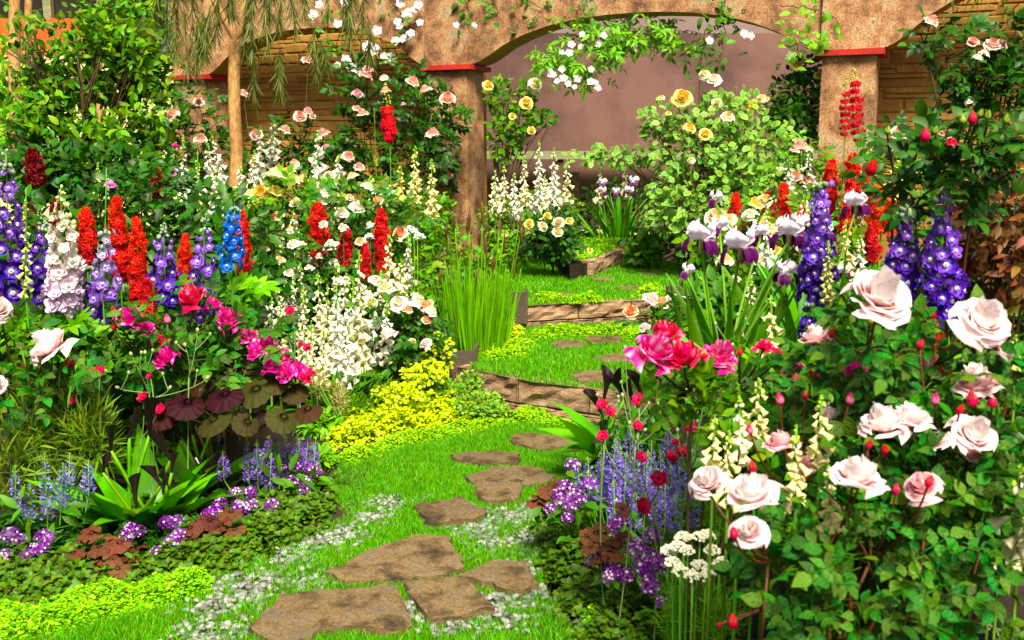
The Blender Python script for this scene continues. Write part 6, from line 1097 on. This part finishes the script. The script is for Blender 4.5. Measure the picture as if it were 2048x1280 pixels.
mint('mint like ground cover around the verbena at the left path edge', [(430, 1110), (480, 1030), (560, 985), (640, 960), (690, 975), (680, 1020), (655, 1060), (600, 1095), (520, 1140), (450, 1160)], 0, 430, .08, .062, seed=2)
mint('mint like ground cover spilling over the right path edge', [(1075, 1030), (1150, 1000), (1280, 1020), (1400, 1100), (1450, 1300), (1150, 1320), (1095, 1200), (1065, 1120), (1060, 1070)], 0, 760, .12, .060, seed=3)
cover('moss', 'bright lime moss mound at the bottom left corner', 'moss', [(-100, 1240), (60, 1205), (200, 1185), (300, 1165), (410, 1140), (450, 1170), (420, 1200), (300, 1235), (150, 1275), (-20, 1320), (-120, 1330)], 0, 15000, .085, .014, ROUND, 'lime', .10, seed=1)
cover('moss', 'lime moss cushion edging the lower lawn beneath the golden creeper', 'moss', [(650, 930), (690, 905), (800, 880), (900, 855), (990, 835), (1040, 850), (960, 875), (850, 895), (760, 925), (690, 945)], 0, 11000, .07, .015, ROUND, 'moss', .08, seed=2)
cover('moss', 'lime moss cushion at the foot of the lower step', 'moss', [(960, 850), (1000, 830), (1060, 825), (1120, 838), (1190, 845), (1195, 875), (1130, 868), (1060, 855), (990, 862)], 0, 7000, .075, .016, ROUND, 'moss', .08, seed=3)
cover('moss', 'lime moss cushion at the foot of the upper step', 'moss', [(1040, 690), (1060, 668), (1120, 660), (1200, 662), (1300, 658), (1300, 680), (1250, 690), (1215, 676), (1150, 678), (1095, 685), (1050, 720), (990, 725), (965, 735), (970, 705)], Z1, 9000, .085, .018, ROUND, 'moss', .10, seed=4)
cover('moss', 'small lime moss tufts on top of the upper step', 'moss', [(1055, 608), (1062, 597), (1090, 592), (1140, 598), (1190, 596), (1215, 602), (1190, 607), (1130, 608)], Z2, 3500, .07, .02, ROUND, 'moss', .10, seed=5)
cover('moss', 'lime moss tuft beside the small metal box at the upper step', 'moss', [(1255, 600), (1270, 585), (1330, 575), (1340, 590), (1320, 600)], Z2, 2500, .12, .022, ROUND, 'moss', .14, seed=6)
cover('moss', 'lime moss carpet of the raised bed behind the upper lawn', 'moss', [(1135, 528), (1188, 519), (1230, 502), (1260, 488), (1260, 470), (1130, 472), (1110, 500)], Z3, 8000, .05, .025, ROUND, 'lime', .05, seed=7)
cover('creeping_jenny', 'golden leaved creeper spreading beside the lower lawn', 'ground cover', [(625, 905), (650, 870), (700, 835), (790, 790), (870, 765), (930, 770), (960, 800), (990, 835), (900, 862), (800, 888), (690, 915), (645, 930)], 0, 11000, .15, .026, ROUND, 'gold', .14, seed=8, layers=.85, jit=.7)
cover('creeping_jenny', 'golden leaved creeper around the foot of the reeds', 'ground cover', [(905, 700), (930, 665), (1000, 655), (1045, 640), (1060, 665), (1040, 700), (985, 715), (950, 715)], Z1, 3200, .12, .028, ROUND, 'gold', .12, seed=9, layers=.85, jit=.7)
g_ = undergrowth('golden leaved upright creeper between the peach roses and metal edging', [(875, 710, 6.35, 34, 50, .10, 260), (850, 745, 6.2, 50, 26, .12, 300), (800, 785, 6.05, 60, 20, .12, 300)], 'gold', .028, ROUND, 'creeping_jenny')
undergrowth('small silvery leaved mound in front of the lower step', [(955, 810, 6.2, 60, 26, .18, 1000), (915, 780, 6.35, 50, 22, .14, 600), (985, 822, 6.1, 36, 18, .1, 400), (940, 760, 6.4, 26, 20, .1, 250)], 'silver', .022, ROUND, 'thyme')
undergrowth('low green leaves behind the golden creeper', [(740, 815, 6.3, 70, 30, .15, 350), (640, 850, 5.7, 50, 30, .15, 250), (640, 912, 5.15, 26, 14, .12, 140), (700, 790, 6.2, 90, 40, .2, 450), (860, 790, 6.5, 60, 30, .2, 350)], 'fresh', .055, leafT(.34, 4, .25, .3))
undergrowth('broad bright green leaf cluster behind the magenta roses', [(500, 585, 5.7, 45, 14, .12, 16), (130, 660, 5.0, 60, 30, .12, 40), (30, 690, 4.9, 60, 60, .12, 60), (170, 700, 5.0, 60, 40, .12, 40)], 'fresh', .11, PALM)
cover('moss', 'small lime moss mound at the bottom of the right path edge', 'moss', [(1125, 1290), (1150, 1235), (1200, 1225), (1230, 1260), (1220, 1300)], 0, 3000, .09, .014, ROUND, 'lime', .08, seed=12)
# fallen yellow leaves on the flagstones
for k, (x, y, z, lab) in enumerate(((515, 1247, .032, 'on the notched flagstone tip'), (738, 1188, .032, 'in the middle of the notched flagstone'), (830, 1090, .032, 'on the largest pale flagstone'), (920, 1212, .032, 'on the four-sided flagstone'), (798, 1175, .012, 'in the grass gap between the front flagstones'), (640, 1274, .012, 'in the grass at the bottom of the photo'))):
    q = G(x, y, z); o = link('fallen_leaf', tmesh(leafT(.35, 4, .3, .15), 'fallen_leaf', MAT['gold']), loc=q); o.scale = [.045]*3; o.rotation_euler = (.1, .15, R.uniform(0, 6)); tagit(o, 'fallen yellow leaf lying '+lab, 'leaf', 'fallen leaves')

# ---- further flowers thickening the drifts
for lab, x, a, b_, d, c, bl, ln in (
 ('cream foxglove at the left rim of the front drift, low', 560, 600, 720, 6.1, CRM, 20, 2), ('white foxglove squeezed between the two tallest of the front drift', 706, 560, 745, 6.3, FWH, 24, 0), ('cream foxglove in the second rank behind the drift middle', 672, 520, 640, 6.7, CRM, 20, 3),
 ('pale foxglove rising left of the broad scarlet spire', 590, 420, 540, 7.2, FWH, 20, -3), ('cream foxglove just right of the broad scarlet spire', 670, 375, 460, 7.6, CRM, 18, 2), ('white foxglove left of the blue delphinium tip', 430, 330, 440, 7.6, FWH, 18, 4),
 ('yellow foxglove behind the white roses, third from the pier', 770, 345, 430, 8.0, FPY, 18, 2), ('white foxglove under the pink red spire', 745, 350, 420, 8.2, FWH, 18, -3), ('cream foxglove in the third rank above the drift', 620, 480, 590, 7.0, CRM, 20, 2), ('white foxglove behind the slim trunk, lowest one', 480, 330, 410, 8.4, FWH, 18, 0),
 ('cream foxglove right of the drift, behind the peach roses', 800, 520, 610, 6.9, FPY, 20, 2), ('pale foxglove with sparse bells near the crimson dots', 540, 590, 720, 6.0, FWH, 17, 4), ('white foxglove beside the far left pier rose', 420, 285, 380, 8.8, FWH, 17, -4)):
    foxglove(lab, x, a, b_, d, c, bl=bl, lean=ln, leaves=3)
for lab, x, a, b_, d, c, bl, ln in (
 ('white foxglove behind the iris blooms', 1530, 420, 540, 5.0, FWH, 24, 2), ('cream foxglove between the coral and orange spires', 1610, 390, 500, 5.2, CRM, 24, -2), ('yellow foxglove right of the tall violet delphinium', 1690, 440, 560, 4.6, FPY, 24, 2), ('white foxglove below the orange spires', 1720, 470, 580, 4.4, FWH, 24, 0), ('yellow foxglove left of the iris blades', 1395, 540, 640, 4.8, FPY, 22, 0), ('cream foxglove under the iris blooms', 1500, 560, 660, 4.3, CRM, 24, 3), ('yellow foxglove nestled under the near pink bud', 1640, 790, 920, 2.2, FPY, 30, 2), ('pale yellow foxglove right of the striped magenta roses', 1480, 790, 920, 2.35, CRM, 28, -2)):
    foxglove(lab, x, a, b_, d, c, bl=bl, lean=ln, grp='foxgloves of the right bed', leaves=2)
for lab, x, a, b_, d, c0, c1, wp in (('orange spire left of the tall violet delphinium', 1600, 410, 490, 5.3, ORG, COR, 34), ('scarlet spire peeping over the cream roses', 1540, 385, 460, 6.1, RED, RED, 30), ('orange red spire right of the tall violet delphinium', 1690, 385, 470, 5.0, ORG, RED, 40), ('bright orange spire low beside the dark leaved rose', 1790, 400, 480, 4.9, np.array((.86, .16, .03)), ORG, 44)):
    redspike(lab, x, a, b_, d, c0, c1, wp, grp='red flower spires of the right bed')
rose_bush('small cream white rose thicket between the front drift and scarlet spires', 640, 6.8, [(560, 520, 6.7, 24, 'cream'), (578, 545, 6.6, 24, 'white'), (530, 500, 6.9, 24, 'cream'), (752, 560, 6.6, 24, 'white'), (770, 575, 6.5, 26, 'cream'), (735, 590, 6.5, 26, 'white'), (520, 450, 7.2, 24, 'white'), (575, 455, 7.2, 22, 'cream'), (740, 450, 7.2, 22, 'white'), (660, 350, 7.9, 22, 'white'), (705, 352, 7.9, 22, 'cream'), (780, 385, 7.8, 20, 'white'), (590, 330, 8.2, 22, 'cream')], [(560, 540, 6.9, 60, 40, .2), (740, 590, 6.7, 60, 30, .2), (650, 420, 7.9, 150, 60, .2)], 110, 38, 'bush_leaf', grp='rose bushes', small=True)
rose_bush('pink and white rose sprig low at the near right corner', 1560, 2.3, [(1610, 930, 2.3, 44, 'pink'), (1660, 830, 2.4, 40, 'pale'), (1880, 880, 2.1, 50, 'pale'), (2010, 700, 2.3, 50, 'rededge'), (1590, 1010, 2.1, 40, 'pale')], [(1600, 980, 2.35, 70, 50, .12), (1900, 900, 2.3, 60, 40, .12)], 44, 84, 'bush_leaf', 'red_cane', [(1560, 800, 2.4, 20, 'pink'), (1700, 800, 2.3, 20, 'pink'), (1500, 860, 2.2, 18, 'pink'), (1870, 800, 2.2, 20, 'pink'), (1590, 760, 2.5, 18, 'red'), (1660, 945, 2.1, 18, 'pink'), (1770, 900, 2.0, 18, 'red'), (1610, 790, 2.4, 18, 'red'), (1920, 820, 2.1, 18, 'red'), (1800, 720, 2.3, 20, 'red'), (1840, 690, 2.3, 18, 'red')], grp='rose bushes of the right bed', ncane=3)

undergrowth('green planting going on beyond the left edge', [(-200, 330, 9.5, 160, 110, .6, 900), (-220, 520, 7.0, 180, 120, .5, 700), (-200, 750, 5.6, 160, 120, .4, 500), (-450, 420, 9.5, 200, 140, .6, 700)], 'leaf', .10)
undergrowth('green planting going on beyond the right edge', [(2200, 420, 5.5, 180, 140, .5, 800), (2230, 700, 3.6, 180, 150, .4, 600), (2250, 1000, 2.6, 180, 180, .3, 500), (2400, 250, 7.5, 200, 120, .5, 600)], 'dark_leaf', .09)

for lab, x, a, b_, d, c, bl, ln in (
 ('slender white foxglove at the left shoulder of the front drift', 585, 545, 700, 6.35, FWH, 18, 3), ('slender cream foxglove under the pompon roses', 610, 570, 720, 6.25, CRM, 20, -3), ('slender cream foxglove third from the peach roses', 760, 540, 690, 6.5, CRM, 21, 3), ('slender white foxglove directly left of the peach roses', 775, 600, 720, 6.3, FWH, 20, -2), ('slender white foxglove filling the drift centre', 675, 560, 735, 6.1, FWH, 22, -2), ('short cream foxglove closest to the buff plume', 645, 650, 765, 5.95, CRM, 20, 2),
 ('short white foxglove in the lowest rank of the drift', 700, 650, 765, 6.0, FWH, 20, -2), ('slender white foxglove above the peach roses', 815, 470, 580, 7.1, FWH, 18, 2), ('slender cream foxglove left of the pompon roses', 560, 440, 560, 7.0, CRM, 18, 2), ('slender white foxglove between slim trunk and cream roses', 500, 400, 520, 7.4, FWH, 18, -2)):
    foxglove(lab, x, a, b_, d, c, bl=bl, lean=ln, leaves=2)
foxglove('pale yellow foxglove left of the big pink near rose', 1455, 860, 1000, 2.2, FPY, bl=28, lean=3, grp='foxgloves of the right bed')
foxglove('pale yellow foxglove right of the near pink rose', 1660, 930, 1050, 2.0, FPY, bl=28, lean=-3, grp='foxgloves of the right bed')
